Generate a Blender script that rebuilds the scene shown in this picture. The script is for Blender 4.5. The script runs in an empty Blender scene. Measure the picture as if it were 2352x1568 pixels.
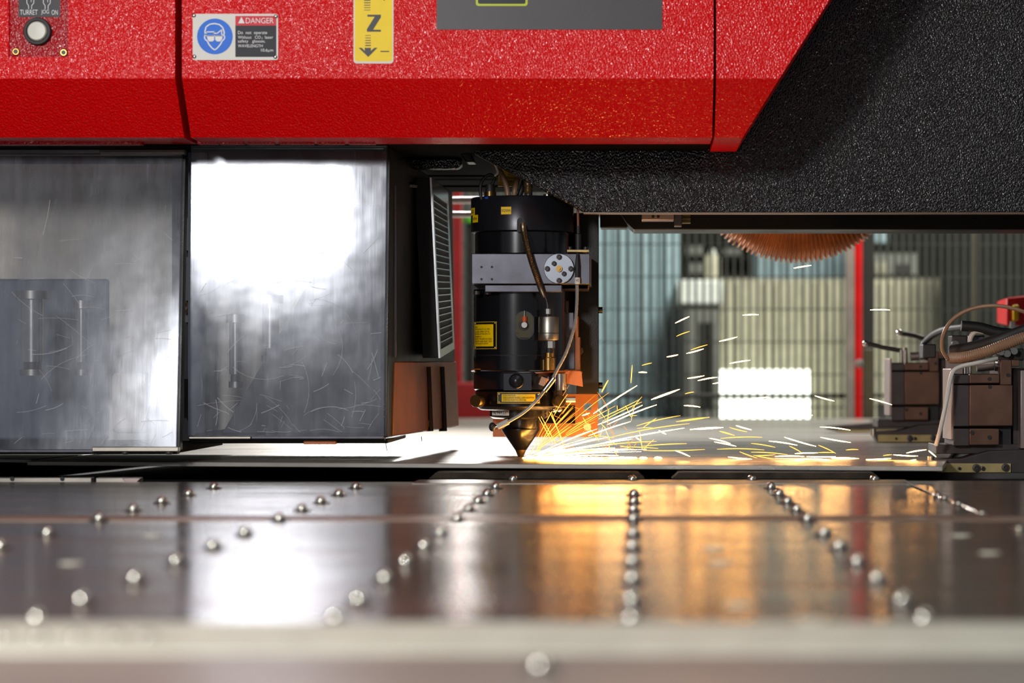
import bpy, math, random
from mathutils import Vector, Matrix
R = random.Random(7)
SC = bpy.context.scene
COL = SC.collection
F, H = 5880.0, 0.147           # focal length in px (90 mm on 36 mm), camera height above the table plate
VX, VY = 1460.0, 850.0         # vanishing point of the depth direction in the frame

# ------------------------------------------------------------------ camera, world, lights, exposure
cd = bpy.data.cameras.new('camera'); cam = bpy.data.objects.new('camera', cd); COL.objects.link(cam)
cam.location = (0, 0, H); cam.rotation_euler = (math.radians(90), 0, 0)
cd.lens = 90.0; cd.sensor_width = 36.0; cd.shift_x = (1176 - VX) / 2352; cd.shift_y = (VY - 784) / 2352
cd.clip_start = 0.05; cd.dof.use_dof = True; cd.dof.focus_distance = 3.79; cd.dof.aperture_fstop = 5.0
SC.camera = cam
w = bpy.data.worlds.new('hall_light'); SC.world = w; w.use_nodes = True
w.node_tree.nodes['Background'].inputs[0].default_value = (0.80, 0.86, 0.92, 1)
w.node_tree.nodes['Background'].inputs[1].default_value = 0.16
def area(name, loc, target, size, power, color=(1, 1, 1), size_y=None):
    l = bpy.data.lights.new(name, 'AREA'); l.energy = power; l.color = color; l.size = size
    if size_y: l.shape = 'ELLIPSE'; l.size_y = size_y
    o = bpy.data.objects.new(name, l); COL.objects.link(o); o.location = loc
    o.rotation_euler = (Vector(target) - Vector(loc)).to_track_quat('-Z', 'Y').to_euler(); return o
area('photo_lamp', (-1.02, 0.35, 0.95), (-0.35, 3.5, 0.45), 0.36, 50, (1.0, 0.98, 0.97), 0.30)
area('work_lamp', (-0.52, 5.6, 0.78), (-0.35, 4.2, 0.0), 0.36, 42, (1.0, 0.97, 0.93))
area('hall_lamp', (1.6, 6.2, 3.3), (1.0, 9.6, 0.2), 1.6, 420, (1.0, 0.98, 0.88))  # added unseen lamp, aimed to brighten the posts and background
area('ceiling_lamp', (0.6, 1.0, 3.2), (0.3, 1.6, 0.0), 2.0, 26, (1.0, 0.95, 0.86))
vs = SC.view_settings
vs.view_transform = 'Standard'; vs.look = 'None'; vs.exposure = 0.0; vs.gamma = 1.0; vs.use_curve_mapping = False

# ------------------------------------------------------------------ helpers
def P(px, py, D): return Vector(((px - VX) * D / F, D, H - (py - VY) * D / F))
def lin(r, g, b):
    f = lambda c: (c / 255 / 12.92) if c / 255 <= 0.04045 else ((c / 255 + 0.055) / 1.055) ** 2.4
    return (f(r), f(g), f(b), 1)
class MB:
    def __init__(s): s.v = []; s.f = []
    def add(s, vs_, fs): n = len(s.v); s.v += [Vector(p) for p in vs_]; s.f += [[n + i for i in f] for f in fs]; return s
    def box(s, a, b):
        x0, y0, z0 = a; x1, y1, z1 = b
        return s.hexa([(x0,y0,z0),(x1,y0,z0),(x1,y0,z1),(x0,y0,z1),(x0,y1,z0),(x1,y1,z0),(x1,y1,z1),(x0,y1,z1)])
    def hexa(s, p):  # front quad then back quad, same order
        return s.add(p, [(0,1,2,3),(5,4,7,6),(4,0,3,7),(1,5,6,2),(3,2,6,7),(4,5,1,0)])
    def bpx(s, x0, y0, x1, y1, D, dep):  # pixel rectangle at depth D as a true box
        a = P(x0, y1, D); b = P(x1, y0, D); return s.box(a, (b.x, D + dep, b.z))
    def prism(s, pts, vec):
        n = len(pts); vec = Vector(vec); q = [Vector(p) for p in pts]
        return s.add(q + [p + vec for p in q], [list(range(n)), list(range(2*n-1, n-1, -1))] + [(i, i+n, (i+1) % n + n, (i+1) % n) for i in range(n)])
    def ppx(s, pts, D, dep): return s.prism([P(x, y, D) for x, y in pts], (0, dep, 0))
    def lathe(s, prof, c, axis=(0, 0, 1), seg=40, caps=True):
        c = Vector(c); ax = Vector(axis).normalized()
        u = ax.orthogonal().normalized() if abs(ax.z) < 0.99 else Vector((1, 0, 0)); v = ax.cross(u)
        vs_, fs = [], []
        for r, h in prof:
            for k in range(seg):
                a = 2 * math.pi * k / seg; vs_.append(c + ax * h + (u * math.cos(a) + v * math.sin(a)) * max(r, 1e-5))
        for i in range(len(prof) - 1):
            for k in range(seg): fs.append((i*seg+k, i*seg+(k+1) % seg, (i+1)*seg+(k+1) % seg, (i+1)*seg+k))
        if caps: fs.append(list(range(seg-1, -1, -1))); fs.append([(len(prof)-1)*seg+k for k in range(seg)])
        return s.add(vs_, fs)
    def cyl(s, a, b, r, seg=24, r2=None):
        a = Vector(a); d = Vector(b) - a; return s.lathe([(r, 0), (r if r2 is None else r2, d.length)], a, d, seg)
    def tube(s, pts, r, seg=8, caps=True):
        pts = [Vector(p) for p in pts]; n = len(pts); rs = r if isinstance(r, (list, tuple)) else [r] * n
        vs_, fs = [], []; up = None
        for i, p in enumerate(pts):
            t = (pts[min(i+1, n-1)] - pts[max(i-1, 0)]).normalized()
            if up is None: up = t.orthogonal().normalized()
            up = (up - t * up.dot(t)).normalized(); sd = t.cross(up)
            for k in range(seg):
                a = 2 * math.pi * k / seg; vs_.append(p + (up * math.cos(a) + sd * math.sin(a)) * rs[i])
        for i in range(n - 1):
            for k in range(seg): fs.append((i*seg+k, i*seg+(k+1) % seg, (i+1)*seg+(k+1) % seg, (i+1)*seg+k))
        if caps: fs.append(list(range(seg-1, -1, -1))); fs.append([(n-1)*seg+k for k in range(seg)])
        return s.add(vs_, fs)
    def ball(s, c, r, sx=1, sy=1, sz=1, seg=14, rings=8):
        pr = [(math.sin(math.pi*i/rings), -math.cos(math.pi*i/rings)) for i in range(rings+1)]
        n = len(s.v); s.lathe(pr, (0,0,0), (0,0,1), seg, False)
        for i in range(n, len(s.v)): q = s.v[i]; s.v[i] = Vector(c) + Vector((q.x*r*sx, q.y*r*sy, q.z*r*sz))
        return s
    def mesh(s, name, org):
        m = bpy.data.meshes.new(name); m.from_pydata([p - org for p in s.v], [], s.f); m.validate(); m.update()
        m.shade_smooth(); m.set_sharp_from_angle(angle=math.radians(38)); return m
    def build(s, name, mat, parent=None, bev=0.0, label=None):
        lo = Vector([min(p[i] for p in s.v) for i in range(3)]); hi = Vector([max(p[i] for p in s.v) for i in range(3)])
        org = Vector(((lo.x+hi.x)/2, (lo.y+hi.y)/2, lo.z)); m = s.mesh(name, org); m.materials.append(mat)
        o = bpy.data.objects.new(name, m); COL.objects.link(o); link(o, org, parent)
        if bev:
            b = o.modifiers.new('edge', 'BEVEL'); b.width = bev; b.segments = 2; b.limit_method = 'ANGLE'; b.angle_limit = math.radians(40)
        if label: o['label'] = label
        return o
ORG = {}
def link(o, org, parent):
    ORG[o.name] = Vector(org)
    if parent is not None: o.parent = parent; o.location = Vector(org) - ORG[parent.name]
    else: o.location = org
def tag(o, label, cat=None, group=None, kind=None):
    if label: o['label'] = label
    if cat: o['category'] = cat
    if group: o['group'] = group
    if kind: o['kind'] = kind
    return o
def thing(name, loc, label, cat, group=None, kind=None):
    o = bpy.data.objects.new(name, None); COL.objects.link(o); o.empty_display_size = 0.05; link(o, loc, None)
    return tag(o, label, cat, group, kind)
def again(o, parent, off, name=None):   # a repeat that shares mesh data
    c = o.copy(); COL.objects.link(c); org = ORG[o.name] + Vector(off); link(c, org, parent); return c
def copy_tree(o, off):
    def rec(s, par):
        c = s.copy(); COL.objects.link(c); link(c, ORG[s.name] + Vector(off), par)
        for ch in s.children: rec(ch, c)
        return c
    return rec(o, None)
def spline(pts, n=8):
    out = []; p = [Vector(q) for q in pts]; p = [p[0]*2 - p[1]] + p + [p[-1]*2 - p[-2]]
    for i in range(1, len(p) - 2):
        for k in range(n):
            t = k / n; a, b, c, d = p[i-1:i+3]
            out.append(0.5 * ((2*b) + (c-a)*t + (2*a-5*b+4*c-d)*t*t + (3*b-a-3*c+d)*t**3))
    out.append(p[-2]); return out
def spx(pts, D, n=8):   # path through pixels, each (x, y[, depth])
    return spline([P(q[0], q[1], q[2] if len(q) > 2 else D) for q in pts], n)

# ------------------------------------------------------------------ materials
class NT:
    def __init__(s, name):
        s.m = bpy.data.materials.new(name); s.m.use_nodes = True; s.t = s.m.node_tree; s.b = s.t.nodes['Principled BSDF']; s.o = s.t.nodes['Material Output']
        s.tc = s.n('ShaderNodeTexCoord')
    def n(s, ty, **kw):
        q = s.t.nodes.new(ty)
        for k, v in kw.items():
            if k[0] == '_': setattr(q, k[1:], v)
            else: q.inputs[k.replace('__', ' ')].default_value = v
        return q
    def l(s, a, b): s.t.links.new(a, b)
    def noise(s, scale, detail=2, rough=0.5, stretch=(1,1,1), rot=(0,0,0), dist=0.0):
        mp = s.n('ShaderNodeMapping'); mp.inputs['Scale'].default_value = stretch; mp.inputs['Rotation'].default_value = rot
        s.l(s.tc.outputs['Object'], mp.inputs['Vector'])
        q = s.n('ShaderNodeTexNoise', Scale=scale, Detail=detail, Roughness=rough, Distortion=dist); s.l(mp.outputs[0], q.inputs['Vector']); return q.outputs['Fac']
    def ramp(s, fac, stops):
        r = s.n('ShaderNodeValToRGB'); e = r.color_ramp.elements
        while len(e) < len(stops): e.new(0.5)
        for el, (p, c) in zip(e, stops): el.position = p; el.color = c if len(c) == 4 else (*c, 1)
        s.l(fac, r.inputs[0]); return r.outputs[0]
    def bump(s, h, strength, dist, prev=None):
        b = s.n('ShaderNodeBump', Strength=strength, Distance=dist); s.l(h, b.inputs['Height'])
        if prev: s.l(prev, b.inputs['Normal'])
        return b.outputs[0]
    def set(s, color=None, rough=None, metal=None, spec=None):
        if color: s.b.inputs['Base Color'].default_value = color if len(color) == 4 else (*color, 1)
        if rough is not None: s.b.inputs['Roughness'].default_value = rough
        if metal is not None: s.b.inputs['Metallic'].default_value = metal
        if spec is not None: s.b.inputs['Specular IOR Level'].default_value = spec
        return s
g = lambda v: (v, v, v, 1)
def plain(name, color, rough=0.5, metal=0.0, spec=0.5, var=0.12, bscale=0, bstr=0.2, bdist=0.0005):
    k = NT(name).set(color, rough, metal, spec); c = color if len(color) == 4 else (*color, 1)
    n = k.noise(30, 4)
    k.l(k.ramp(n, [(0.3, tuple(max(0, x*(1-var)) for x in c[:3])), (0.7, tuple(min(1, x*(1+var)) for x in c[:3]))]), k.b.inputs['Base Color'])
    if bscale: k.l(k.bump(k.noise(bscale, 2), bstr, bdist), k.b.inputs['Normal'])
    return k.m
def hide_paint(name, color, rough, bscale, bstr, bdist, chips=None, spec=0.5):   # leather-grain machine paint
    k = NT(name).set(color, rough, 0, spec)
    a = k.noise(bscale, 0.6, 0.4, (1, 1, 0.75), (0, 0.6, 0), 0.15); b = k.noise(9, 3)
    k.l(k.ramp(b, [(0.35, g(rough*0.85)), (0.7, g(min(1, rough*1.25)))]), k.b.inputs['Roughness'])
    k.l(k.bump(a, bstr, bdist), k.b.inputs['Normal'])
    base = k.ramp(k.noise(5, 3), [(0.3, tuple(x*0.93 for x in color[:3])), (0.7, tuple(color[:3]))])
    if chips:
        mx = k.n('ShaderNodeMix', _data_type='RGBA'); mx.inputs[7].default_value = chips
        k.l(k.ramp(k.noise(22, 2, 0.5), [(0.765, g(0)), (0.775, g(1))]), mx.inputs[0]); k.l(base, mx.inputs[6]); base = mx.outputs[2]
    k.l(base, k.b.inputs['Base Color']); return k.m
M = {}
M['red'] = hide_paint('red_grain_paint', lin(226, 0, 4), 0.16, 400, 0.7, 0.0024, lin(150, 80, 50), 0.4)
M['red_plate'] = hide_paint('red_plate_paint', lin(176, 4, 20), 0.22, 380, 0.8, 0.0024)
M['black_grain'] = hide_paint('black_grain_paint', lin(14, 13, 15), 0.22, 400, 0.9, 0.0028, None, 0.5)
M['black'] = hide_paint('black_satin_paint', lin(7, 7, 7), 0.40, 700, 0.25, 0.0006, None, 0.3)
M['black_soft'] = plain('black_matt', lin(22, 20, 20), 0.6)
M['dull_black'] = plain('dull_black_paint', lin(10, 9, 9), 0.9, 0, 0.03)
M['post_dark_red'] = plain('dark_red_paint', lin(124, 4, 8), 0.5)  # darker copy of the post red for the rear post and barrier
M['rubber'] = plain('black_rubber', lin(30, 30, 31), 0.55)
M['anod'] = plain('black_anodised', lin(38, 38, 43), 0.28, 0.55, 0.5, 0.15, 900, 0.08, 0.0003)
M['anod_gloss'] = plain('black_gloss_anodised', lin(24, 24, 28), 0.17, 0.35, 0.9, 0.15)
M['nozzle'] = plain('black_nozzle', lin(11, 10, 10), 0.24, 0.0, 0.35)
M['grey_steel'] = plain('grey_steel', lin(86, 86, 94), 0.38, 0.75, 0.5, 0.18, 300, 0.05, 0.0003)
M['steel'] = plain('bright_steel', lin(190, 186, 180), 0.22, 1.0)
M['steel_rough'] = plain('satin_steel', lin(165, 160, 150), 0.38, 1.0)
M['flange'] = plain('turned_flange', lin(140, 146, 155), 0.3, 0.9)
M['brass'] = plain('brass', lin(190, 150, 85), 0.25, 1.0)
M['dark_brass'] = plain('dark_bronze', lin(100, 82, 48), 0.32, 0.9)
M['orange_sleeve'] = plain('orange_sleeve', lin(190, 75, 25), 0.45)
M['yellow'] = plain('yellow_print', lin(238, 196, 0), 0.4, 0, 0.4, 0.04)
M['yellow_label'] = plain('yellow_label', lin(250, 214, 0), 0.45, 0, 0.3, 0.04)
M['grille'] = plain('grille_metal', lin(225, 225, 228), 0.2, 1.0)
M['white'] = plain('white_plate', lin(222, 220, 212), 0.45, 0, 0.35, 0.03)
M['white_ink'] = plain('white_print', lin(235, 235, 235), 0.5, 0, 0.3, 0.02)
M['ink'] = plain('black_print', lin(25, 25, 34), 0.4, 0, 0.3, 0.05)
M['blue'] = plain('blue_print', lin(10, 110, 225), 0.45, 0, 0.25, 0.06)
M['red_ink'] = plain('red_print', lin(215, 25, 45), 0.45, 0, 0.25, 0.05)
M['grey_panel'] = plain('grey_panel', lin(66, 64, 66), 0.45, 0, 0.45, 0.06)
M['lime'] = plain('lime_rim', lin(190, 205, 0), 0.4, 0, 0.4, 0.04)
M['brown_steel'] = plain('blued_brown_steel', lin(104, 76, 62), 0.42, 0.55, 0.5, 0.2, 120, 0.06, 0.0004)
M['dark_steel'] = plain('dark_tool_steel', lin(66, 60, 60), 0.45, 0.5, 0.5, 0.2)
M['pale_steel'] = plain('pale_ground_steel', lin(160, 146, 142), 0.4, 0.7, 0.5, 0.1)
M['brass_plate'] = plain('yellowish_plate', lin(168, 152, 104), 0.45, 0.35, 0.5, 0.22)
M['hose_brown'] = plain('brown_hose', lin(140, 108, 84), 0.4, 0, 0.5, 0.15)
M['hose_pale'] = plain('pale_hose', lin(196, 192, 184), 0.35, 0, 0.5, 0.05)
M['cable'] = plain('braided_cable', lin(158, 156, 154), 0.35, 0.3, 0.5, 0.1)
M['duct'] = plain('copper_brown_duct', lin(206, 130, 70), 0.38, 0.2, 0.5, 0.25)
M['rail_dark'] = plain('dark_fence_metal', lin(34, 32, 30), 0.5)
M['wire'] = plain('fence_wire', lin(48, 50, 46), 0.5)
M['post_red'] = plain('red_post_paint', lin(200, 6, 10), 0.4)
M['post_pale'] = plain('pale_post', lin(150, 138, 130), 0.5)
M['olive'] = plain('olive_metal', lin(62, 54, 36), 0.5)
M['bg_blue'] = plain('blue_grey_sheeting', lin(128, 152, 158), 0.5)
M['bg_cream'] = plain('cream_sheeting', lin(158, 156, 134), 0.55)
M['bg_white'] = plain('white_cabinet', lin(196, 202, 196), 0.5)
M['bg_dark'] = plain('dark_cabinet', lin(30, 30, 27), 0.8, 0, 0.05)
M['bg_grey'] = plain('grey_box', lin(96, 98, 92), 0.6)
M['concrete'] = plain('concrete', lin(120, 116, 108), 0.6, 0, 0.4, 0.15, 40, 0.2, 0.002)
M['wall'] = plain('hall_wall', lin(92, 96, 92), 0.8)
M['green'] = plain('green_plastic', lin(90, 190, 30), 0.4)
M['amber'] = plain('brown_painted_steel', lin(140, 80, 26), 0.42, 0.1, 0.5, 0.2, 400, 0.2, 0.0006)  # orange spark glow put into the base colour of skirt and bracket
def emit(name, color, s):
    m = bpy.data.materials.new(name); m.use_nodes = True; t = m.node_tree; t.nodes.clear()
    e = t.nodes.new('ShaderNodeEmission'); e.inputs[0].default_value = (*color, 1); e.inputs[1].default_value = s
    o = t.nodes.new('ShaderNodeOutputMaterial'); t.links.new(e.outputs[0], o.inputs[0]); return m
M['hot'] = emit('white_hot_metal', (1.0, 0.44, 0.07), 170)
M['spark'] = emit('white_hot_spark', (1.0, 0.47, 0.13), 48)
M['spark_o'] = emit('orange_spark', (1.0, 0.33, 0.035), 5.5)
M['spark_d'] = emit('dim_orange_spark', (1.0, 0.30, 0.03), 1.8)
M['daylight'] = emit('daylight', (0.95, 1.0, 0.84), 4.0)
# polished plate of the table: long wavy sheen
def table_metal(name, col, r0, r1, wav):
    k = NT(name).set(col, r0, 1.0)
    k.l(k.ramp(k.noise(6, 4, 0.6, (0.5, 2.5, 1)), [(0.3, g(r0)), (0.75, g(r1))]), k.b.inputs['Roughness'])
    k.l(k.ramp(k.noise(4, 4, 0.6, (1, 2.2, 1)), [(0.3, tuple(x*0.72 for x in col[:3])), (0.7, tuple(col[:3]))]), k.b.inputs['Base Color'])
    n1 = k.bump(k.noise(7, 2, 0.5, (0.6, 1.6, 1)), wav, 0.003)
    k.l(k.bump(k.noise(240, 2, 0.5, (0.06, 1, 1)), 0.05, 0.0005, n1), k.b.inputs['Normal']); return k.m
M['table'] = table_metal('worn_table_plate', lin(184, 172, 160), 0.12, 0.25, 0.34)
M['table'].node_tree.nodes['Principled BSDF'].inputs['Metallic'].default_value = 0.88
M['table_near'] = table_metal('near_table_plate', lin(168, 164, 154), 0.3, 0.42, 0.1)
M['table_near'].node_tree.nodes['Principled BSDF'].inputs['Metallic'].default_value = 0.3
M['joint'] = plain('dusty_joint', lin(150, 128, 112), 0.4, 0.5)
M['strip'] = plain('pale_edge_strip', lin(204, 204, 188), 0.45, 0.15)  # pale colour stands for light reflected off the strip
M['ball'] = plain('polished_ball', lin(215, 212, 200), 0.16, 1.0)
M['sheet'] = table_metal('workpiece_steel', lin(170, 165, 158), 0.22, 0.42, 0.03)
M['sheet'].node_tree.nodes['Principled BSDF'].inputs['Metallic'].default_value = 0.55
# scuffed polycarbonate window
def window_mat():
    k = NT('scuffed_polycarbonate').set(lin(128, 130, 140), 0.2, 0.0, 0.12)
    cloud = k.noise(9, 5, 0.65, (1, 1, 0.5)); streak = k.noise(60, 4, 0.6, (1.6, 1, 0.10), (0, 0.12, 0)); fine = k.noise(120, 3, 0.6, (1, 1, 0.08), (0, 0.9, 0), 0.3)
    k.l(k.ramp(cloud, [(0.35, g(0.12)), (0.55, g(0.17)), (0.75, g(0.34))]), k.b.inputs['Roughness'])
    m1 = k.n('ShaderNodeMath', _operation='MULTIPLY'); k.l(cloud, m1.inputs[0]); k.l(streak, m1.inputs[1])
    haze = k.ramp(m1.outputs[0], [(0.14, g(0.05)), (0.42, g(0.36))])
    sc = k.ramp(fine, [(0.66, g(0)), (0.72, g(0.35))])
    m2 = k.n('ShaderNodeMath', _operation='ADD', _use_clamp=True); k.l(haze, m2.inputs[0]); k.l(sc, m2.inputs[1])
    wob = k.bump(k.noise(7, 3, 0.55), 0.16, 0.004); nb = k.bump(streak, 0.05, 0.0006, wob); k.l(nb, k.b.inputs['Normal'])
    tr = k.n('ShaderNodeBsdfTransparent'); tr.inputs[0].default_value = (0.92, 0.94, 0.97, 1)
    mx = k.n('ShaderNodeMixShader'); k.l(m2.outputs[0], mx.inputs[0]); k.l(tr.outputs[0], mx.inputs[1]); k.l(k.b.outputs[0], mx.inputs[2])
    gl = k.n('ShaderNodeBsdfGlossy', Roughness=0.16); gl.inputs[0].default_value = (0.9, 0.93, 1, 1); k.l(k.ramp(cloud, [(0.35, g(0.10)), (0.6, g(0.16)), (0.75, g(0.26))]), gl.inputs[1])
    k.l(nb, gl.inputs['Normal']); fr = k.n('ShaderNodeMixShader'); fr.inputs[0].default_value = 0.036; k.l(mx.outputs[0], fr.inputs[1]); k.l(gl.outputs[0], fr.inputs[2])
    k.l(fr.outputs[0], k.o.inputs['Surface']); return k.m
M['window'] = window_mat()
def scratch_mat():
    k = NT('pale_scratch').set(lin(205, 208, 216), 0.5, 0, 0.4); tr = k.n('ShaderNodeBsdfTransparent'); mx = k.n('ShaderNodeMixShader'); mx.inputs[0].default_value = 0.4
    k.l(tr.outputs[0], mx.inputs[1]); k.l(k.b.outputs[0], mx.inputs[2]); k.l(mx.outputs[0], k.o.inputs['Surface']); return k.m
M['scratch'] = scratch_mat()

# ------------------------------------------------------------------ printing on surfaces
def text_data(s):
    c = bpy.data.curves.new('t', 'FONT'); c.body = s; o = bpy.data.objects.new('t', c); COL.objects.link(o)
    bpy.context.view_layer.update(); m = bpy.data.meshes.new_from_object(o.evaluated_get(bpy.context.evaluated_depsgraph_get()))
    v = [(p.co.x, p.co.y) for p in m.vertices]; f = [list(p.vertices) for p in m.polygons]
    bpy.data.objects.remove(o); bpy.data.curves.remove(c); bpy.data.meshes.remove(m); return v, f
def put_text(mb, fn, s, x0, y0, x1, y1, flip=False):
    v, f = text_data(s)
    if not v: return
    ax, bx = min(p[0] for p in v), max(p[0] for p in v); ay, by = min(p[1] for p in v), max(p[1] for p in v)
    q = []
    for x, y in v:
        u = (x-ax)/(bx-ax); t = (by-y)/max(by-ay, 1e-6)
        if flip: u, t = 1-u, 1-t
        q.append(fn(x0+u*(x1-x0), y0+t*(y1-y0)))
    mb.add(q, f)
def put_poly(mb, fn, pts): mb.add([fn(x, y) for x, y in pts], [list(range(len(pts)-1, -1, -1))])
def put_rect(mb, fn, x0, y0, x1, y1): put_poly(mb, fn, [(x0, y0), (x1, y0), (x1, y1), (x0, y1)])
def put_disc(mb, fn, cx, cy, r, n=36): put_poly(mb, fn, [(cx+r*math.cos(2*math.pi*i/n), cy+r*math.sin(2*math.pi*i/n)) for i in range(n)])
def put_line(mb, fn, pts, wd):
    for (a, b), (c, d) in zip(pts, pts[1:]):
        l = math.hypot(c-a, d-b) or 1; nx, ny = -(d-b)/l*wd/2, (c-a)/l*wd/2
        mb.add([fn(a+nx, b+ny), fn(c+nx, d+ny), fn(c-nx, d-ny), fn(a-nx, b-ny)], [(0, 1, 2, 3)])
def rrect(x0, y0, x1, y1, r, n=5):
    out = []
    for cx, cy, a0 in ((x1-r, y0+r, -90), (x1-r, y1-r, 0), (x0+r, y1-r, 90), (x0+r, y0+r, 180)):
        for i in range(n+1): a = math.radians(a0 + 90*i/n); out.append((cx+r*math.cos(a), cy+r*math.sin(a)))
    return out
def plate_on(fn_off, outline, th, name, mat, parent, label=None):   # thin plate following a mapped surface: fn_off(px,py,off)
    n = len(outline); mb = MB(); mb.add([fn_off(x, y, th) for x, y in outline] + [fn_off(x, y, -0.0005) for x, y in outline],
        [list(range(n)), list(range(2*n-1, n-1, -1))] + [(i, i+n, (i+1) % n+n, (i+1) % n) for i in range(n)])
    return mb.build(name, mat, parent, 0, label)

# ------------------------------------------------------------------ hall (setting)
tag(MB().box((-7, -2, -0.87), (9, 14, -0.85)).build('floor', M['concrete']), 'grey concrete hall floor', None, None, 'structure')
tag(MB().box((-7, 13.6, -0.85), (9, 13.8, 5)).build('wall_back', M['wall']), 'dim grey hall wall behind the fence', None, None, 'structure')

# ------------------------------------------------------------------ work table
table = thing('work_table', (0, 2.6, -0.85), 'worn steel ball-transfer table plate in front of the laser head', 'table')
def slab(x0, x1, d0, d1, z0=-0.008, z1=0.0): return MB().box((x0, d0, z0), (x1, d1, z1))
slab(-1.9, 0.349, 2.545, 3.37).build('table_plate', M['table'], table, 0.0015)
slab(0.353, 1.9, 2.545, 3.37, -0.008, 0.0015).build('table_plate', M['table'], table, 0.0015)
slab(-1.9, 1.9, 1.47, 2.54).build('table_plate', M['table'], table, 0.0015)
slab(-1.9, 1.9, 0.7, 1.33).build('table_plate', M['table_near'], table, 0.0015)
slab(-1.9, 1.9, 2.50, 2.58, -0.001, 0.0008).build('joint_strip', M['joint'], table, 0.0004)
MB().hexa([(-1.9, 1.335, -0.004), (1.9, 1.32, -0.004), (1.9, 1.32, 0.001), (-1.9, 1.335, 0.001), (-1.9, 1.468, -0.004), (1.9, 1.44, -0.004), (1.9, 1.44, 0.004), (-1.9, 1.468, 0.004)]).build('edge_strip', M['strip'], table, 0.001, 'pale strip across the table')
slab(-1.9, 1.9, 3.375, 6.9, -0.03, -0.012).build('table_bed', M['black_soft'], table)
slab(-0.29, 0.36, 3.31, 3.415, -0.008, 0.0012).build('front_rail', M['steel_rough'], table, 0.001)
slab(-1.9, 1.9, 0.7, 6.9, -0.06, -0.032).build('table_frame', M['black'], table)
for x, d in ((-1.7, 0.9), (1.7, 0.9), (-1.7, 6.8), (1.7, 6.8)): slab(x-0.06, x+0.06, d-0.06, d+0.06, -0.85, -0.05).build('table_leg', M['black'], table)
for a, b in ((985, 1480), (1543, 2022)):      # brush strips with chamfered ends
    D = 3.44; MB().ppx([(a, 1099), (a+16, 1085), (b-16, 1085), (b, 1099)], D, 0.06).build('brush_strip', plain('brush_bristles', lin(58, 50, 42), 0.8, 0, 0.2, 0.5, 500, 0.8, 0.002), table)
for a, b, y0, y1, D in ((-60, 210, 1097, 1103, 3.42), (220, 322, 1097, 1102, 3.42), (322, 505, 1110, 1112, 3.37), (530, 960, 1110, 1112, 3.37)):
    MB().bpx(a, y0, b, y1+6, D, 0.02).build('guide_bar', M['steel_rough'], table, 0.0008)
MB().ppx([(280, 1098), (323, 1098), (312, 1110), (290, 1110)], 3.40, 0.012).build('dovetail_clip', M['pale_steel'], table, 0.0006)
for x in (28, 143): c = P(x, 1099.5, 3.419); MB().cyl(c, c + Vector((0, 0.004, 0)), 0.003, 12).build('bar_hole', M['black_soft'], table)
# transfer balls in cups
def transfer_ball(x, d, r=0.0066):
    o = MB().lathe([(r*1.5, 0), (r*1.5, 0.0012), (r*1.1, 0.0016)], (x, d, -0.0002), seg=20).build('ball_cup', M['dark_steel'], table)
    MB().ball((x, d, 0.0022), r*0.92).build('ball', M['ball'], o); return o
b0 = None
def tball(x, d):
    global b0
    if b0 is None: b0 = transfer_ball(0, 0)
    c = again(b0, table, (x, d, 0)); ch = b0.children[0]; k = ch.copy(); COL.objects.link(k); link(k, ORG[ch.name] + Vector((x, d, 0)), c); return c
for px in (1178, 1452, 1727, 2008): tball((px-VX)*3.40/F, 3.40)
rows = [3.18, 3.0, 2.83, 2.67, 2.5, 2.28, 2.11, 1.94, 1.78, 1.61, 1.49]
for c, xs in ((-3, -0.524), (-2, -0.348), (-1, -0.174), (0, -0.002), (1, 0.168)):
    for d in rows:
        if c == 0 and d > 3.1: continue
        if xs < -0.27*d - 0.02: continue
        tball(xs, d)
for px, py in ((1243, 1525),): tball((px-VX)*1.24/F, 1.245)
bpy.data.objects.remove(b0.children[0]); bpy.data.objects.remove(b0)
rv = None
for i in range(11):   # rivet line along the wing joint
    d = 2.98 - i*0.063
    rv = MB().ball((0.351, d, 0.0015), 0.0055, 1, 1, 0.6, 12, 6).build('rivet', M['ball'], table) if rv is None else again(rv, table, (0, -0.063*i, 0))
pl = None
for x, d in ((0.065, 2.11), (0.065, 1.95), (0.065, 1.6), (0.28, 2.54), (0.29, 2.28), (0.285, 2.06), (0.103, 1.5), (-0.43, 1.95), (-0.43, 2.28)):  # pale discs put in for faint reflection ghosts on the plate
    if pl is None: pl = MB().lathe([(0.009, 0), (0.009, 0.0006), (0.0075, 0.0009)], (x, d, 0), seg=20).build('flush_plug', M['strip'], table); px0 = (x, d)
    else: again(pl, table, (x-px0[0], d-px0[1], 0))
sc0 = None
for px in (23, 105, 190, 280, 350):   # polished domes added for the glints on the pale strip
    x = (px-VX)*1.40/F
    if sc0 is None: sc0 = MB().ball((x, 1.385, 0.003), 0.005, 1, 1, 0.6, 12, 6).build('strip_screw', M['ball'], table); x0 = x
    else: again(sc0, table, (x-x0, 0, 0))

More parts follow.
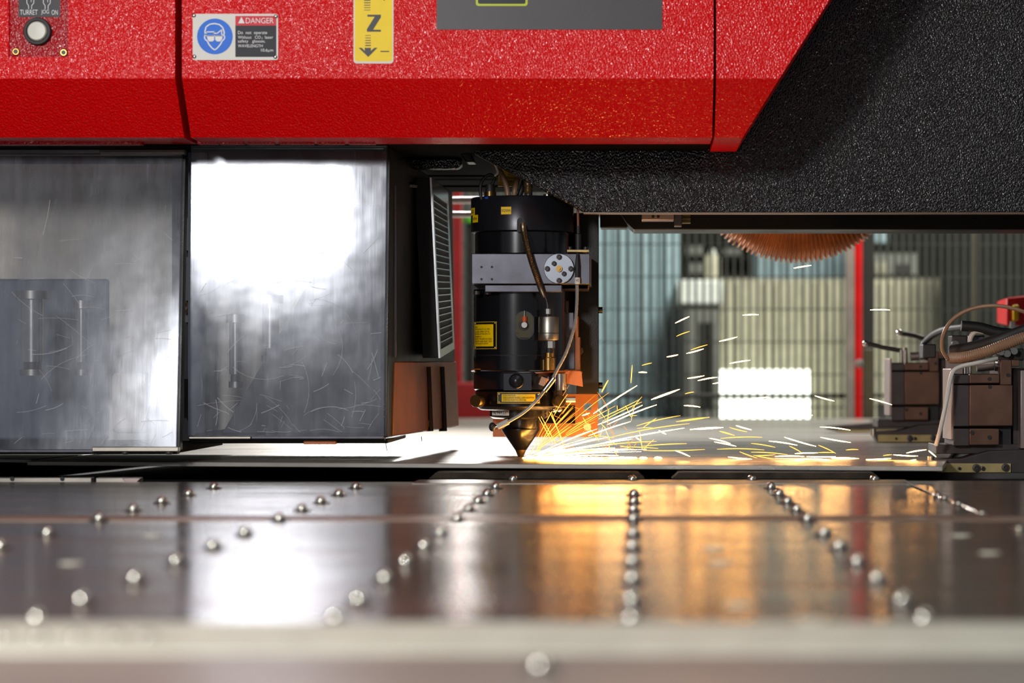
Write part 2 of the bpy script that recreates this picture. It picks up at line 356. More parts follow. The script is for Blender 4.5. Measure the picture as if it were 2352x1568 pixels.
# ------------------------------------------------------------------ steel sheet being cut
ZS = H - 0.1303
sh = MB(); l, r = -0.875, 0.416
sh.hexa([(l, 3.68, ZS-0.0067), (r, 3.467, ZS-0.0067), (r, 3.467, ZS), (l, 3.68, ZS), (l+0.53, 6.98, ZS-0.0067), (r+0.50, 6.90, ZS-0.0067), (r+0.50, 6.90, ZS), (l+0.53, 6.98, ZS)])
tag(sh.build('steel_sheet', M['sheet'], None, 0.001), 'flat grey steel sheet lying on the table under the laser nozzle', 'sheet')
tag(MB().hexa([(-1.5, 4.1, ZS-0.006), (l-0.01, 3.75, ZS-0.006), (l-0.01, 3.75, ZS), (-1.5, 4.1, ZS), (-1.5, 6.5, ZS-0.006), (l+0.5, 7.0, ZS-0.006), (l+0.5, 7.0, ZS), (-1.5, 6.5, ZS)]).build('offcut_sheet', M['sheet'], None, 0.001), 'pale sheet offcut low beside the cut sheet, under the covers', 'sheet')

# ------------------------------------------------------------------ red covers
def RD(py): return 3.43          # depth of the upper face at a pixel row
def onR(px, py, off=0.0): d = RD(py); p = P(px, py, d); return p + Vector((0, -off, 0))
ZB = P(0, 180, 3.43).z; ZL = P(0, 316, 3.50).z; ZT = 1.15
DT = 3.43
def profile(back): return [(DT, ZT), (3.43, ZB), (3.50, ZL), (back, ZL), (back, ZT)]
def cover(name, xl, xr, back, label, hole=None):
    """xl/xr: functions of height giving the side edges."""
    mb = MB()
    def piece(pr, fl, fr):
        n = len(pr); mb.add([(fl(z), d, z) for d, z in pr] + [(fr(z), d, z) for d, z in pr],
            [list(range(n)), list(range(2*n-1, n-1, -1))] + [(i, i+n, (i+1) % n+n, (i+1) % n) for i in range(n)])
    if hole is None: piece(profile(back), xl, xr)
    else:
        hx0, hx1, zh, dz = hole; dh = 3.43
        piece([(dh, zh), (3.43, ZB), (3.50, ZL), (back, ZL), (back, zh)], xl, xr)
        up = [(DT, ZT), (dh, zh), (back, zh), (back, ZT)]
        piece(up, xl, lambda z: hx0); piece(up, lambda z: hx1, xr)
        piece([(DT+dz, ZT), (dh+dz, zh), (back, zh), (back, ZT)], lambda z: hx0, lambda z: hx1)
    o = mb.build(name, M['red'], None, 0); tag(o, label, 'machine cover'); return o
XA = (402-VX)*3.43/F; XB = (418-VX)*3.43/F; XC = (1639-VX)*3.43/F; XD = (1645-VX)*3.43/F
hx0 = (20-VX)*3.43/F; hx1 = (157-VX)*3.43/F; zh = P(0, 131, RD(131)).z
cl = cover('cover_panel', lambda z: -1.35, lambda z: XA, 3.60, 'red textured cover with a recessed push button plate', (hx0, hx1, zh, 0.006))
cm = cover('cover_panel', lambda z: XB, lambda z: XC, 3.60, 'wide red textured cover carrying the danger sign and yellow scale label')
pt, pb = P(1905, 0, RD(0)), P(1703, 320, 3.50); sl = (pt.x-pb.x)/(pt.z-pb.z)
cr = cover('cover_panel', lambda z: XD, lambda z: pb.x + (z-pb.z)*sl, 3.73, 'narrow red cover with a slanted edge against the black frame')
# flanges hanging under the covers
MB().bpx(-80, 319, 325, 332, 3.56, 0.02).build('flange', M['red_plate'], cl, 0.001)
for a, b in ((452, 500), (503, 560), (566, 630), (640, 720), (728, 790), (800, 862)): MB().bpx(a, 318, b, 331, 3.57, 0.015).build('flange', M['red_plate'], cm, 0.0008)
# push button plate
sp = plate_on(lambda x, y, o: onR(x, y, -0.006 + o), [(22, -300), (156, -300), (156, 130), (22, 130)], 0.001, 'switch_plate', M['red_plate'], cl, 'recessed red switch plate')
fs = lambda off: (lambda x, y: onR(x, y, -0.005 + off))
mb = MB(); put_rect(mb, fs(0.0006), 41, -260, 136, 38); mb.build('switch_label', M['ink'], sp, 0, 'black label reading TURRET JOG ON')
mb = MB(); put_text(mb, fs(0.001), 'TURRET', 44, 21.5, 85, 33); put_text(mb, fs(0.001), 'JOG', 93, 21.5, 111, 33); put_text(mb, fs(0.001), 'ON', 117, 22, 131, 33)
for dx in (0, 38):
    put_line(mb, fs(0.001), [(60+dx, -40), (60+dx, 6), (64+dx, 12), (64+dx, 20)], 1.5); put_line(mb, fs(0.001), [(76+dx, -40), (76+dx, 6), (71+dx, 12), (71+dx, 20)], 1.5)
    put_line(mb, fs(0.001), [(70+dx, -40), (70+dx, 4)], 1.2)
mb.build('lettering', M['white_ink'], sp)
c = fs(0)(86, 72); s3 = 3.42/F
MB().lathe([(32*s3, 0), (32*s3, -0.006), (30*s3, -0.008), (25*s3, -0.008), (24*s3, -0.005)], c, (0, 1, 0), 40).build('button_ring', M['rubber'], sp)
MB().lathe([(22.5*s3, 0), (22.5*s3, -0.0085), (20*s3, -0.0105), (0.001, -0.0108)], c, (0, 1, 0), 40).build('push_button', plain('button_white', lin(205, 203, 190), 0.35, 0, 0.5, 0.05), sp)
for x, y in ((35, 118), (145, 120)):
    c = fs(0)(x, y); q = MB().lathe([(9*s3, 0), (9*s3, -0.002), (7*s3, -0.003), (5.5*s3, -0.003), (5*s3, -0.0012)], c, (0, 1, 0), 24).build('plate_screw', M['brass'], sp); MB().lathe([(5*s3, -0.001), (5*s3, -0.0034), (0.0003, -0.0034)], c, (0, 1, 0), 16).build('screw_slot', M['dark_steel'], sp)
# danger sign
f1 = lambda off: (lambda x, y: onR(x, y, off))
sg = plate_on(onR, rrect(443, 32, 639, 138, 5), 0.0012, 'danger_sign', M['white'], cm, 'white sign with blue goggles symbol reading DANGER')
mb = MB(); put_disc(mb, f1(0.0014), 494, 84, 41); mb.build('blue_disc', M['blue'], sg)
K = lambda pts: [(430+x/10.69, 20+y/10.69) for x, y in pts]
mb = MB(); f2 = f1(0.0018)
put_line(mb, f2, K([(500, 800), (440, 750), (430, 680), (455, 650), (440, 560), (470, 450), (560, 385), (680, 368), (800, 395), (880, 470), (915, 580), (905, 660), (928, 690), (915, 745), (860, 800)]), 3)
put_line(mb, f2, K([(500, 800), (540, 880), (620, 975), (680, 1015), (740, 975), (820, 880), (860, 800)]), 3)
put_line(mb, f2, K([(455, 650), (480, 575), (690, 570), (640, 608), (740, 610), (865, 510), (845, 600), (870, 655)]), 2.4)
for pts in ([(485, 665), (668, 665), (668, 770), (625, 808), (545, 808), (505, 760)], [(688, 665), (872, 665), (862, 750), (815, 808), (735, 808), (693, 765)]): put_poly(mb, f2, K(pts))
put_line(mb, f2, K([(455, 668), (900, 668)]), 2)
mb.build('goggles_symbol', M['white_ink'], sg)
mb = MB(); put_rect(mb, f1(0.0014), 541, 37, 635, 59); mb.build('red_band', M['red_ink'], sg)
mb = MB(); put_rect(mb, f1(0.0014), 541, 59, 635, 131); mb.build('text_field', plain('sign_black', lin(26, 28, 38), 0.4, 0, 0.14), sg)
mb = MB(); put_text(mb, f2, 'DANGER', 565, 41.5, 629, 54); put_poly(mb, f2, [(555, 39), (562.5, 54), (547.5, 54)])
put_text(mb, f2, 'Do  not  operate', 547, 71.5, 614, 81); put_text(mb, f2, 'Without   CO', 547, 82.5, 599, 89.3); put_text(mb, f2, '2', 601, 86, 603.5, 90); put_text(mb, f2, 'laser', 609, 82.5, 628, 89.3)
put_text(mb, f2, 'safety   glasses.', 547, 91.5, 610, 100); put_text(mb, f2, 'WAVELENGTH', 547, 102.3, 604, 109); put_text(mb, f2, '10.6\u00b5m', 600, 112, 628, 120.5); mb.build('lettering', M['white_ink'], sg)
for x, y in ((446, 36), (634, 38), (447, 130), (633, 131)): MB().ball(onR(x, y, 0.0015), 0.0028, 1, 0.6, 1, 14, 8).build('sign_rivet', M['steel'], sg)
# yellow scale label
yl = plate_on(onR, rrect(812, -330, 904, 146, 8), 0.0008, 'scale_label', M['white'], cm, 'yellow label with Z and a downward arrow')
mb = MB(); put_poly(mb, f1(0.0010), rrect(815, -330, 901, 141, 6)); mb.build('yellow_field', M['yellow_label'], yl)
mb = MB(); f3 = f1(0.0014)
put_poly(mb, f3, [(844, 34), (875, 34), (875, 40), (857, 68.5), (875, 68.5), (875, 73), (843, 73), (843, 67), (861, 38.5), (844, 38.5)])
for i in range(10): put_rect(mb, f3, 836.5, 24-5.6*i-1.2-i*0.12, 851, 24-5.6*i+i*0.12)
for i in range(5): put_rect(mb, f3, 839, 81+5.6*i, 852, 81+5.6*i+1.2+0.3*i)
put_poly(mb, f3, [(824, 110), (831, 110), (838, 117), (838, 110), (852, 110), (852, 117), (860, 110), (867, 110), (846, 131)])
put_rect(mb, f3, 874, 117, 894, 119.5); put_rect(mb, f3, 881, -2, 884, 1.5); mb.build('scale_print', M['ink'], yl)
# grey operator panel
gp = plate_on(onR, [(1003, -420), (1521, -420), (1521, 68), (1003, 68)], 0.0010, 'grey_display_panel', M['grey_panel'], cm, 'dark grey panel with a lime-rimmed window')
mb = MB(); put_poly(mb, f1(0.0013), rrect(1093, -160, 1212, 14, 6)); mb.build('window_rim', M['lime'], gp)
mb = MB(); put_poly(mb, f1(0.0017), rrect(1098, -155, 1207, 9, 4)); mb.build('dark_window', M['ink'], gp)

# ------------------------------------------------------------------ black machine frame
fr = thing('punch_press', (0.5, 4.2, 0.38), 'black grained machine frame above the laser head, with slanted lower corner', 'machine')
MB().ppx([(1088, 352), (1345, 489), (3300, 489), (3300, -1000), (1088, -1000)], 3.735, 0.02).build('side_plate', M['black_grain'], fr, 0.002)
ZU = P(0, 334, 3.6).z+0.004
MB().box((-1.4, 3.612, ZU), (XC, 4.6, 1.15)).build('upper_body', M['dull_black'], fr)
MB().box((XC, 3.76, ZU), (1.3, 4.9, 1.15)).build('upper_body', M['dull_black'], fr)
MB().ppx([(1425, 490), (1440, 512), (1456, 527), (2900, 527), (2900, 470), (1425, 470)], 4.05, 0.12).build('lower_beam', M['black'], fr, 0.001)
MB().bpx(1378, 489, 1440, 523, 4.1, 0.06).build('beam_bracket', M['black'], fr, 0.002)
lp = MB().bpx(1340, 487.5, 3300, 490.5, 3.733, 0.024).build('plate_lip', plain('worn_edge', lin(120, 100, 84), 0.4, 0.5), fr)  # thin tan line along the plate's lower edge
MB().bpx(1474, 490, 1548, 505, 3.98, 0.05).build('sensor_block', M['pale_steel'], fr, 0.001)
MB().bpx(1549, 490, 1566, 519, 3.98, 0.03).build('sensor_tab', M['grey_steel'], fr, 0.001)
for y in (493, 500, 508): MB().bpx(1567, y, 1586, y+4, 3.99, 0.02).build('terminal_pin', M['brass'], fr)
for x in (1500, 1512): c = P(x, 497, 3.979); MB().cyl(c, c+Vector((0, 0.004, 0)), 0.0025, 12).build('block_hole', M['black_soft'], fr)
# bracket, handle and rails above the grille
MB().ppx([(905, 331), (1062, 337), (1080, 352), (1090, 372), (1070, 372), (1058, 354), (905, 352)], 3.80, 0.05).build('hanger_bar', M['black'], fr, 0.002)
MB().ppx([(908, 364), (1061, 362), (1061, 378), (1052, 387), (908, 388)], 3.86, 0.03).build('grab_handle', M['black_grain'], fr, 0.003)
for y0, y1, D in ((395, 406, 4.2), (425, 430, 4.3)): MB().bpx(900, y0, 1180, y1, D, 0.03).build('cross_rail', M['dull_black'], fr, 0.001)
c = P(936, 424, 3.84); MB().cyl(c, c+Vector((0.012, 0.01, 0)), 0.004, 12).build('rail_screw', M['steel'], fr)
# lower frame behind the covers (closes the gap between the two covers)
MB().bpx(395, 335, 460, 1012, 3.86, 0.05).build('cover_post', M['black_soft'], fr)
for y0, y1, m in ((500, 575, 'grey_panel'), (590, 690, 'grey_panel'), (705, 740, 'grey_panel'), (870, 960, 'bg_dark')): MB().bpx(423, y0, 436, y1, 3.84, 0.02).build('post_plate', M[m], fr)
MB().tube(spx([(424, 690, 3.83), (432, 705, 3.83), (424, 720, 3.83)], 3.83), 0.0016).build('post_wire', M['brass'], fr)

# ------------------------------------------------------------------ safety covers with scuffed windows
def safety_cover(q, dt, db, depth, label, inner):
    """q: four corner pixels TL, TR, BR, BL."""
    tl, tr = P(*q[0], dt), P(*q[1], dt); br, bl = P(*q[2], db), P(*q[3], db)
    t = thing('safety_cover', ((bl.x+br.x)/2, db+depth/2, bl.z), label, 'safety cover')
    bk = Vector((0, 0.006, 0)); n = Vector((0, -1, 0))
    MB().hexa([bl, br, tr, tl, bl+bk, br+bk, tr+bk, tl+bk]).build('window', M['window'], t, 0.001)
    bw = 0.007
    def bar(a, b, wv, nm='frame_bar'):   # rail behind the edge of the window, wv inward
        o = Vector((0, 0.0065, 0)); d = Vector((0, 0.02, 0)); return MB().hexa([a+o, b+o, b+o+wv, a+o+wv, a+o+d, b+o+d, b+o+wv+d, a+o+wv+d]).build(nm, M['black'], t, 0.0008)
    X = Vector((1, 0, 0)); Z = Vector((0, 0, 1))
    bar(tl+Z*bw, tr+Z*bw, -Z*bw*1.2); bar(bl-Z*bw*0.8, br-Z*bw*0.8, Z*bw*1.1); bar(tr+X*0.004, br+X*0.004, -X*0.006)
    # top and bottom lips that stand in front of the window edge
    for a, b, h in ((tl, tr, 0.0055), (bl-Z*0.003, br-Z*0.003, 0.0045)):
        MB().hexa([a+n*0.004, b+n*0.004, b+n*0.004+Z*h, a+n*0.004+Z*h, a+bk, b+bk, b+bk+Z*h, a+bk+Z*h]).build('edge_lip', M['grey_steel'], t, 0.001)
    dv = Vector((0, depth, 0))
    if inner == 'left':
        MB().box((bl.x-0.1, db+depth, bl.z), (br.x+0.02, db+depth+0.01, tl.z+0.02)).build('back_wall', plain('inner_grey', lin(228, 216, 198), 0.6), t)
        MB().box((bl.x-0.1, db+0.03, bl.z-0.004), (br.x, db+depth, bl.z+0.004)).build('inner_floor', M['bg_dark'], t)
        MB().bpx(255, 855, 335, 995, 3.78, 0.05).build('inner_block', plain('inner_pale', lin(240, 226, 204), 0.6), t, 0.008)
        MB().bpx(-200, 640, 250, 1010, 3.97, 0.03).build('inner_panel', plain('inner_blue_grey', lin(104, 108, 122), 0.55), t, 0.004)
    else:
        MB().box((bl.x, db+depth, bl.z), (br.x-0.02, db+depth+0.01, tl.z)).build('back_wall', plain('inner_beige', lin(240, 230, 208), 0.6), t)
        MB().box((bl.x+0.004, db+0.03, bl.z-0.004), (br.x-0.008, db+depth, bl.z+0.004)).build('inner_floor', M['bg_dark'], t)
        MB().ppx([(812, 470), (880, 470), (880, 996), (510, 996)], 3.72, 0.012).build('inner_baffle', plain('baffle_paint', lin(26, 30, 40), 0.5), t)  # dark plate shaped as the diagonal shadow inside the cover
        MB().bpx(432, 350, 470, 1000, 3.73, 0.02).build('inner_frame', plain('inner_blue_grey', lin(70, 76, 92), 0.55), t)
    return t
c1 = safety_cover([(-120, 352), (419, 352), (405, 1034), (-120, 1034)], 3.628, 3.574, 0.40, 'scuffed clear safety cover below the push button, two steel punches inside', 'left')
c2 = safety_cover([(438, 337), (889, 337), (882, 1003), (433, 1003)], 3.653, 3.632, 0.34, 'scuffed clear safety cover with a white glare below the danger sign', 'right')
def scratches(cov, q, dt, db, n, seed):
    rr = random.Random(seed); mb = MB()
    def fn(x, y): f = (y-q[0][1])/(q[3][1]-q[0][1]); return P(x, y, dt+(db-dt)*f) + Vector((0, -0.0004, 0))
    for i in range(n):
        x, y = rr.uniform(max(0, q[0][0])+15, q[1][0]-20), q[0][1] + (q[3][1]-q[0][1])*(1-rr.random()**1.7*0.75) - 12
        an = math.radians(rr.choice((rr.gauss(8, 8), rr.gauss(8, 10), rr.gauss(-35, 15), rr.gauss(60, 12)))); L = rr.uniform(8, 60)*rr.choice((1, 1, 2.2)); cv = rr.uniform(-0.006, 0.006); pts = []
        for k in range(7):
            t = L*k/6; a = an + cv*t; xx, yy = x+t*math.cos(a), y-t*math.sin(a)
            if q[0][0]+8 < xx < q[2][0]-6 and q[0][1]+8 < yy < q[3][1]-8: pts.append((xx, yy))
        if len(pts) > 2: put_line(mb, fn, pts, rr.choice((0.7, 0.9, 1.5)))
    o = mb.build('scratches', M['scratch'], cov); o['kind'] = 'stuff'; o['label'] = 'pale scratches in the window'
scratches(c1, [(-120, 352), (419, 352), (405, 1034), (-120, 1034)], 3.628, 3.574, 60, 3)
scratches(c2, [(438, 337), (889, 337), (882, 1003), (433, 1003)], 3.653, 3.632, 110, 5)
# hinge strips on cover one
MB().bpx(228, 343, 425, 354, 3.60, 0.012).build('hinge_strip', M['dark_steel'], c1, 0.001)
MB().bpx(211, 1026, 410, 1037, 3.565, 0.014).build('hinge_strip', M['steel_rough'], c1, 0.001)
for x in (288, 388): a = P(x, 1036, 3.572); MB().lathe([(0.006, 0), (0.006, -0.003), (0.004, -0.0045)], a, (0, 0, 1), 14).build('hinge_screw', M['dark_steel'], c1)
MB().bpx(433, 1002, 576, 1008, 3.622, 0.012).build('hinge_strip', M['steel_rough'], c2, 0.001)
MB().bpx(440, 1008, 892, 1018, 3.66, 0.28).build('bottom_rail', M['black_soft'], c2, 0.002)
MB().bpx(697, 1008, 772, 1020, 3.645, 0.012).build('lamp_strip', plain('amber_plastic', lin(200, 100, 20), 0.4), c2, 0.001)
# flank of cover two (faces the laser head)
fa, fb = (896, 345), (889, 1004)
pA, pB = P(896, 340, 3.66), P(888, 1004, 3.64); bD = 4.28; pC, pD = P(1020, 500, bD), P(1047, 980, bD)
pC = Vector((pD.x-0.006, bD, P(0, 402, 3.9).z)); th = Vector((-0.01, 0.002, 0))
MB().hexa([pB, pD, pC, pA, pB+th, pD+th, pC+th, pA+th]).build('side_panel', M['black'], c2, 0.001)
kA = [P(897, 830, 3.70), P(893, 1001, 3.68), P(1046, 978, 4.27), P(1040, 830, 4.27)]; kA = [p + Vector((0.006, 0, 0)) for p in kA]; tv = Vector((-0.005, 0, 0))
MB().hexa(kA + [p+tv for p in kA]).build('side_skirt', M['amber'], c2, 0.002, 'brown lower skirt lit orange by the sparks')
for a, b in ((968, 984), (1000, 1012)):
    D0 = 3.98 + (a-968)*0.004; q0, q1 = P(a, 842, D0)+Vector((0.008, 0, 0)), P(a+6, 990, D0)+Vector((0.008, 0, 0)); MB().tube([q0, q1], 0.007, 6).build('skirt_rib', M['black'], c2)
a = P(970, 972, 3.98); MB().cyl(a, a+Vector((0.012, -0.004, 0)), 0.006, 12).build('skirt_screw', M['steel_rough'], c2)
MB().tube([P(886, 1018, 3.64), P(889, 1036, 3.64)], 0.0007, 6).build('loose_bristle', M['black_soft'], c2); MB().tube([P(968, 1002, 3.98), P(969, 1014, 3.98)], 0.0007, 6).build('loose_bristle', M['black_soft'], c2)
for y0, y1, D in ((425, 820, 3.70),): MB().bpx(899, y0, 910, y1, D, 0.004).build('clear_edge', plain('clear_edge', lin(130, 135, 145), 0.12, 0.4), c2, 0.001)  # pale strip put in for the reflected streak on the black flank

# punches inside the covers
def punch(px, y0, y1, w, D, label):
    s = D/F; a = P(px, y1, D); h = (y1-y0)*s; r = w*s/2
    t = thing('punch_tool', a, label, 'punch tool', 'punch tools behind the scuffed covers')
    MB().lathe([(r, 0.02), (r, h-0.012)], a, (0, 0, 1), 28).build('shank', M['steel'], t)
    MB().lathe([(r*1.45, h-0.012), (r*1.45, h)], a, (0, 0, 1), 28).build('head', M['steel_rough'], t)
    MB().lathe([(r*0.8, 0.008), (r*0.8, 0.02)], a, (0, 0, 1), 28).build('groove', M['dark_steel'], t); MB().lathe([(r*1.1, 0), (r*1.1, 0.009)], a, (0, 0, 1), 28).build('tip', M['steel_rough'], t)
punch(75, 668, 862, 52, 3.80, 'thick steel punch behind the scuffed window under the push button')
punch(188, 690, 862, 28, 3.80, 'thin steel punch beside the thick one behind the scuffed window')
punch(542, 722, 890, 30, 3.80, 'shorter steel punch behind the glaring window under the danger sign')
punch(622, 678, 830, 40, 3.86, 'steel punch next to the dark baffle behind the glaring window')

# ------------------------------------------------------------------ ventilation grille unit
vt = thing('vent_unit', P(985, 822, 4.0), 'black louvred vent unit with bright ribs, between safety cover and laser head', 'vent')
gA, gB, gC, gD = P(990, 408, 3.9), P(1010, 822, 3.9), P(1043, 801, 4.21), P(1028, 440, 4.21)   # near top, near bottom, far bottom, far top
inn = Vector((-0.026, 0, 0)); hs = Vector((-0.0022, 0, 0))
MB().hexa([gB+inn, gB+hs, gA+hs, gA+inn, gC+inn, gC+hs, gD+hs, gD+inn]).build('housing', M['black_soft'], vt, 0.001)
def gq(u, v, o=0.0):   # u along depth, v downwards
    return gA.lerp(gD, u).lerp(gB.lerp(gC, u), v) + Vector((o, 0, 0))
def gbox(u0, u1, v0, v1, o0, o1): return MB().hexa([gq(u0, v1, o0), gq(u0, v1, o1), gq(u0, v0, o1), gq(u0, v0, o0), gq(u1, v1, o0), gq(u1, v1, o1), gq(u1, v0, o1), gq(u1, v0, o0)])
for u0, u1, v0, v1 in ((0, 0.06, 0, 1), (0.90, 1, 0, 1), (0.06, 0.90, 0, 0.085), (0.06, 0.90, 0.955, 1)): gbox(u0, u1, v0, v1, -0.002, 0.0008).build('grille_frame', M['grille'], vt)
for i in range(1, 23): v = 0.085 + 0.87*i/23; gbox(0.06, 0.90, v-0.0026, v+0.0026, -0.002, 0.0006).build('grille_rib', M['grille'], vt)

# ------------------------------------------------------------------ laser head
DH = 3.85; S = DH/F
lh = thing('laser_head', P(1196, 1052, DH), 'black cylindrical laser cutting head with conical nozzle above the sheet', 'laser head')
def lat(cx, prof, name, mat, bev=0, seg=64, parent=None, D=DH):   # profile in px: (radius, y)
    b = P(cx, 0, D); s = D/F
    return MB().lathe([(r*s, P(0, y, D).z) for r, y in prof], (b.x, D, 0), (0, 0, 1), seg).build(name, mat, parent or lh, bev)
def cylmap(cx, r, D=DH):
    s = D/F; x0 = P(cx, 0, D).x
    def fn(px, py, off=0.0):
        a = math.asin(max(-0.995, min(0.995, (px-cx)/r))); rr = r*s + off
        return Vector((x0 + math.sin(a)*rr, D - math.cos(a)*rr, P(0, py, D).z))
    return fn
lat(1200, [(112, 537), (118, 534), (118, 459), (116, 456)], 'upper_drum', M['anod'])
lat(1199, [(108, 585), (108, 537)], 'neck', M['anod_gloss'])
cb = MB().bpx(1083, 582, 1355, 652, 3.765, 0.16).build('clamp_block', M['grey_steel'], lh, 0.001)
MB().bpx(1114, 654.5, 1290, 670, 3.768, 0.12).build('lower_plate', M['grey_steel'], lh, 0.0006)
MB().bpx(1086, 652, 1350, 664, 3.80, 0.11).build('plate_backing', M['black_soft'], lh)
lat(1194, [(106, 815), (106, 664)], 'body_tube', M['anod_gloss']); lat(1194, [(105, 818), (105, 814)], 'seam', M['black_soft']); lat(1194, [(106, 850), (106, 817)], 'body_collar', M['anod_gloss'])
for x, y in ((1106, 613), (1130, 613), (1106, 641), (1130, 641)): c = P(x, y, 3.7655); MB().cyl(c-Vector((0, 0.0008, 0)), c+Vector((0, 0.003, 0)), 0.0018, 12).build('block_hole', M['black_soft'], cb)
for x in (1095, 1121): c = P(x, 676, 3.79); MB().lathe([(0.005, 0), (0.005, 0.005)], c, (0, 0, 1), 12).build('plate_screw', M['dark_steel'], lh)
# round flange
fc = P(1284, 617, 3.765); fo = MB().lathe([(34*S, 0.001), (34*S, -0.005), (33*S, -0.006), (0.002, -0.006)], fc, (0, 1, 0), 48).build('round_flange', M['flange'], lh)
for dx, dy, r in ((0, -27, 6), (27, 0, 6), (0, 27, 6), (-27, 0, 6), (-11.5, -12, 5.5), (11.5, 11.5, 5.5)):
    c = P(1284+dx, 617+dy, 3.7585); MB().lathe([(r*S, 0), (r*S, -0.0022), (r*0.55*S, -0.0026), (r*0.5*S, -0.0008)], c, (0, 1, 0), 18).build('flange_bolt', M['dark_steel'], fo)
c = P(1284, 617, 3.7585); MB().lathe([(7*S, 0), (7*S, -0.003), (3.5*S, -0.003), (3.2*S, -0.0055), (0.0005, -0.0055)], c, (0, 1, 0), 24).build('brass_plug', M['brass'], fo)
# yellow equipment labels on the drum
dm = cylmap(1200, 118)
for x0, y0, x1, y1, tx in ((1157, 482, 1180, 499, 'SQ50A'), (1084, 480, 1093, 497, 'S2'), (1089, 497, 1101.5, 514, 'SQ51A')):
    lb = plate_on(dm, [(x0+(x1-x0)*i/4, y0) for i in range(5)] + [(x1-(x1-x0)*i/4, y1) for i in range(5)], 0.0006, 'drum_label', M['yellow'], lh)
    mb = MB(); put_text(mb, lambda x, y: dm(x, y, 0.001), tx, x0+1.2, y0+5.5, x1-1.2, y1-5); mb.build('lettering', M['ink'], lb)
# corrugated hose leaving a slot in the drum
MB().add([dm(x, y, 0.0006) for x, y in [(1210, 539)] + [(1201.5+8.5*math.cos(a), 515-8.5*math.sin(a)) for a in [math.pi*i/10 for i in range(11)]] + [(1193, 539)]], [list(range(13))]).build('hose_slot', M['black_soft'], lh)
path = spx([(1202, 512, 3.78), (1203, 530, 3.762), (1210, 562, 3.755), (1222, 605, 3.755), (1238, 650, 3.758), (1250, 680, 3.77)], 3.76, 30)
MB().tube(path, [0.0048 if i % 2 else 0.0040 for i in range(len(path))], 12).build('corrugated_hose', plain('hose_metal', lin(120, 104, 82), 0.3, 0.9), lh)
MB().tube(spx([(1250, 678, 3.77), (1255, 690, 3.775), (1257, 700, 3.775), (1257, 712, 3.775)], 3.77), 0.0009, 8).build('sensor_wire', M['steel'], lh)
# gauge cylinder beside the body
DG = 3.775; SG = DG/F; gx = P(1260, 0, DG).x
def gl(cx, prof, name, mat, seg=32): b = P(cx, 0, DG); return MB().lathe([(r*SG, P(0, y, DG).z) for r, y in prof], (b.x, DG, 0), (0, 0, 1), seg).build(name, mat, lh)
gl(1260, [(22, 781), (23.5, 779), (23.5, 766)], 'gauge_foot', M['steel_rough']); gl(1260, [(23, 766), (23, 764)], 'gauge_seam', M['dark_steel']); gl(1260, [(23.5, 764), (23.5, 729), (22.5, 727)], 'gauge_body', M['steel_rough'])
gl(1258, [(7, 721), (7, 709)], 'hex_nut', M['steel'], 6); gl(1258, [(4, 728), (4, 720)], 'gauge_stem', M['dark_steel'])
gl(1264, [(11, 799), (11, 782)], 'hex_nut', M['steel'], 6); gl(1262, [(8, 812), (8, 797)], 'gauge_stem', M['rubber']); gl(1261, [(14.5, 850), (14.5, 822), (12, 820), (12, 810)], 'brass_fitting', M['brass'])
gl(1250, [(9, 850), (9, 826)], 'brass_fitting', M['dark_brass'])
# oval sight glass
bm = cylmap(1194, 106)
ov = lambda k: [(1208.5+21.5*k*math.cos(a), (738 if math.sin(a) < 0 else 760)+21.5*k*math.sin(a)) for a in [2*math.pi*i/32 for i in range(32)]]
sw = plate_on(bm, ov(1.0), 0.0010, 'sight_rim', M['grey_steel'], lh); 
mb = MB(); put_poly(mb, lambda x, y: bm(x, y, 0.0014), ov(0.9)); mb.build('sight_recess', plain('olive_recess', lin(104, 100, 80), 0.3, 0.7), sw)
mb = MB(); put_rect(mb, lambda x, y: bm(x, y, 0.0016), 1191, 766, 1227, 767.5); put_poly(mb, lambda x, y: bm(x, y, 0.0016), [(1197, 776), (1219, 776), (1213, 781), (1204, 781)]); mb.build('recess_seam', M['black_soft'], sw)
c = bm(1207, 748, 0.0012); MB().lathe([(12*S, 0), (12*S, -0.001), (0.001, -0.0012)], c, (0, 1, 0), 24).build('screw_seat', M['black_soft'], sw)
MB().lathe([(7.5*S, 0), (7.5*S, -0.005), (6.5*S, -0.006), (0.0005, -0.006)], bm(1209, 748, 0.001), (0, 1, 0), 24).build('sight_screw', M['steel'], sw)
MB().cyl(bm(1208.5, 741, 0.004), bm(1208.5, 729, 0.004), 0.0038, 16).build('sight_sleeve', M['orange_sleeve'], sw); MB().cyl(bm(1208.5, 729, 0.004), bm(1208.5, 716, 0.004), 0.0011, 10).build('sight_pin', M['steel'], sw)
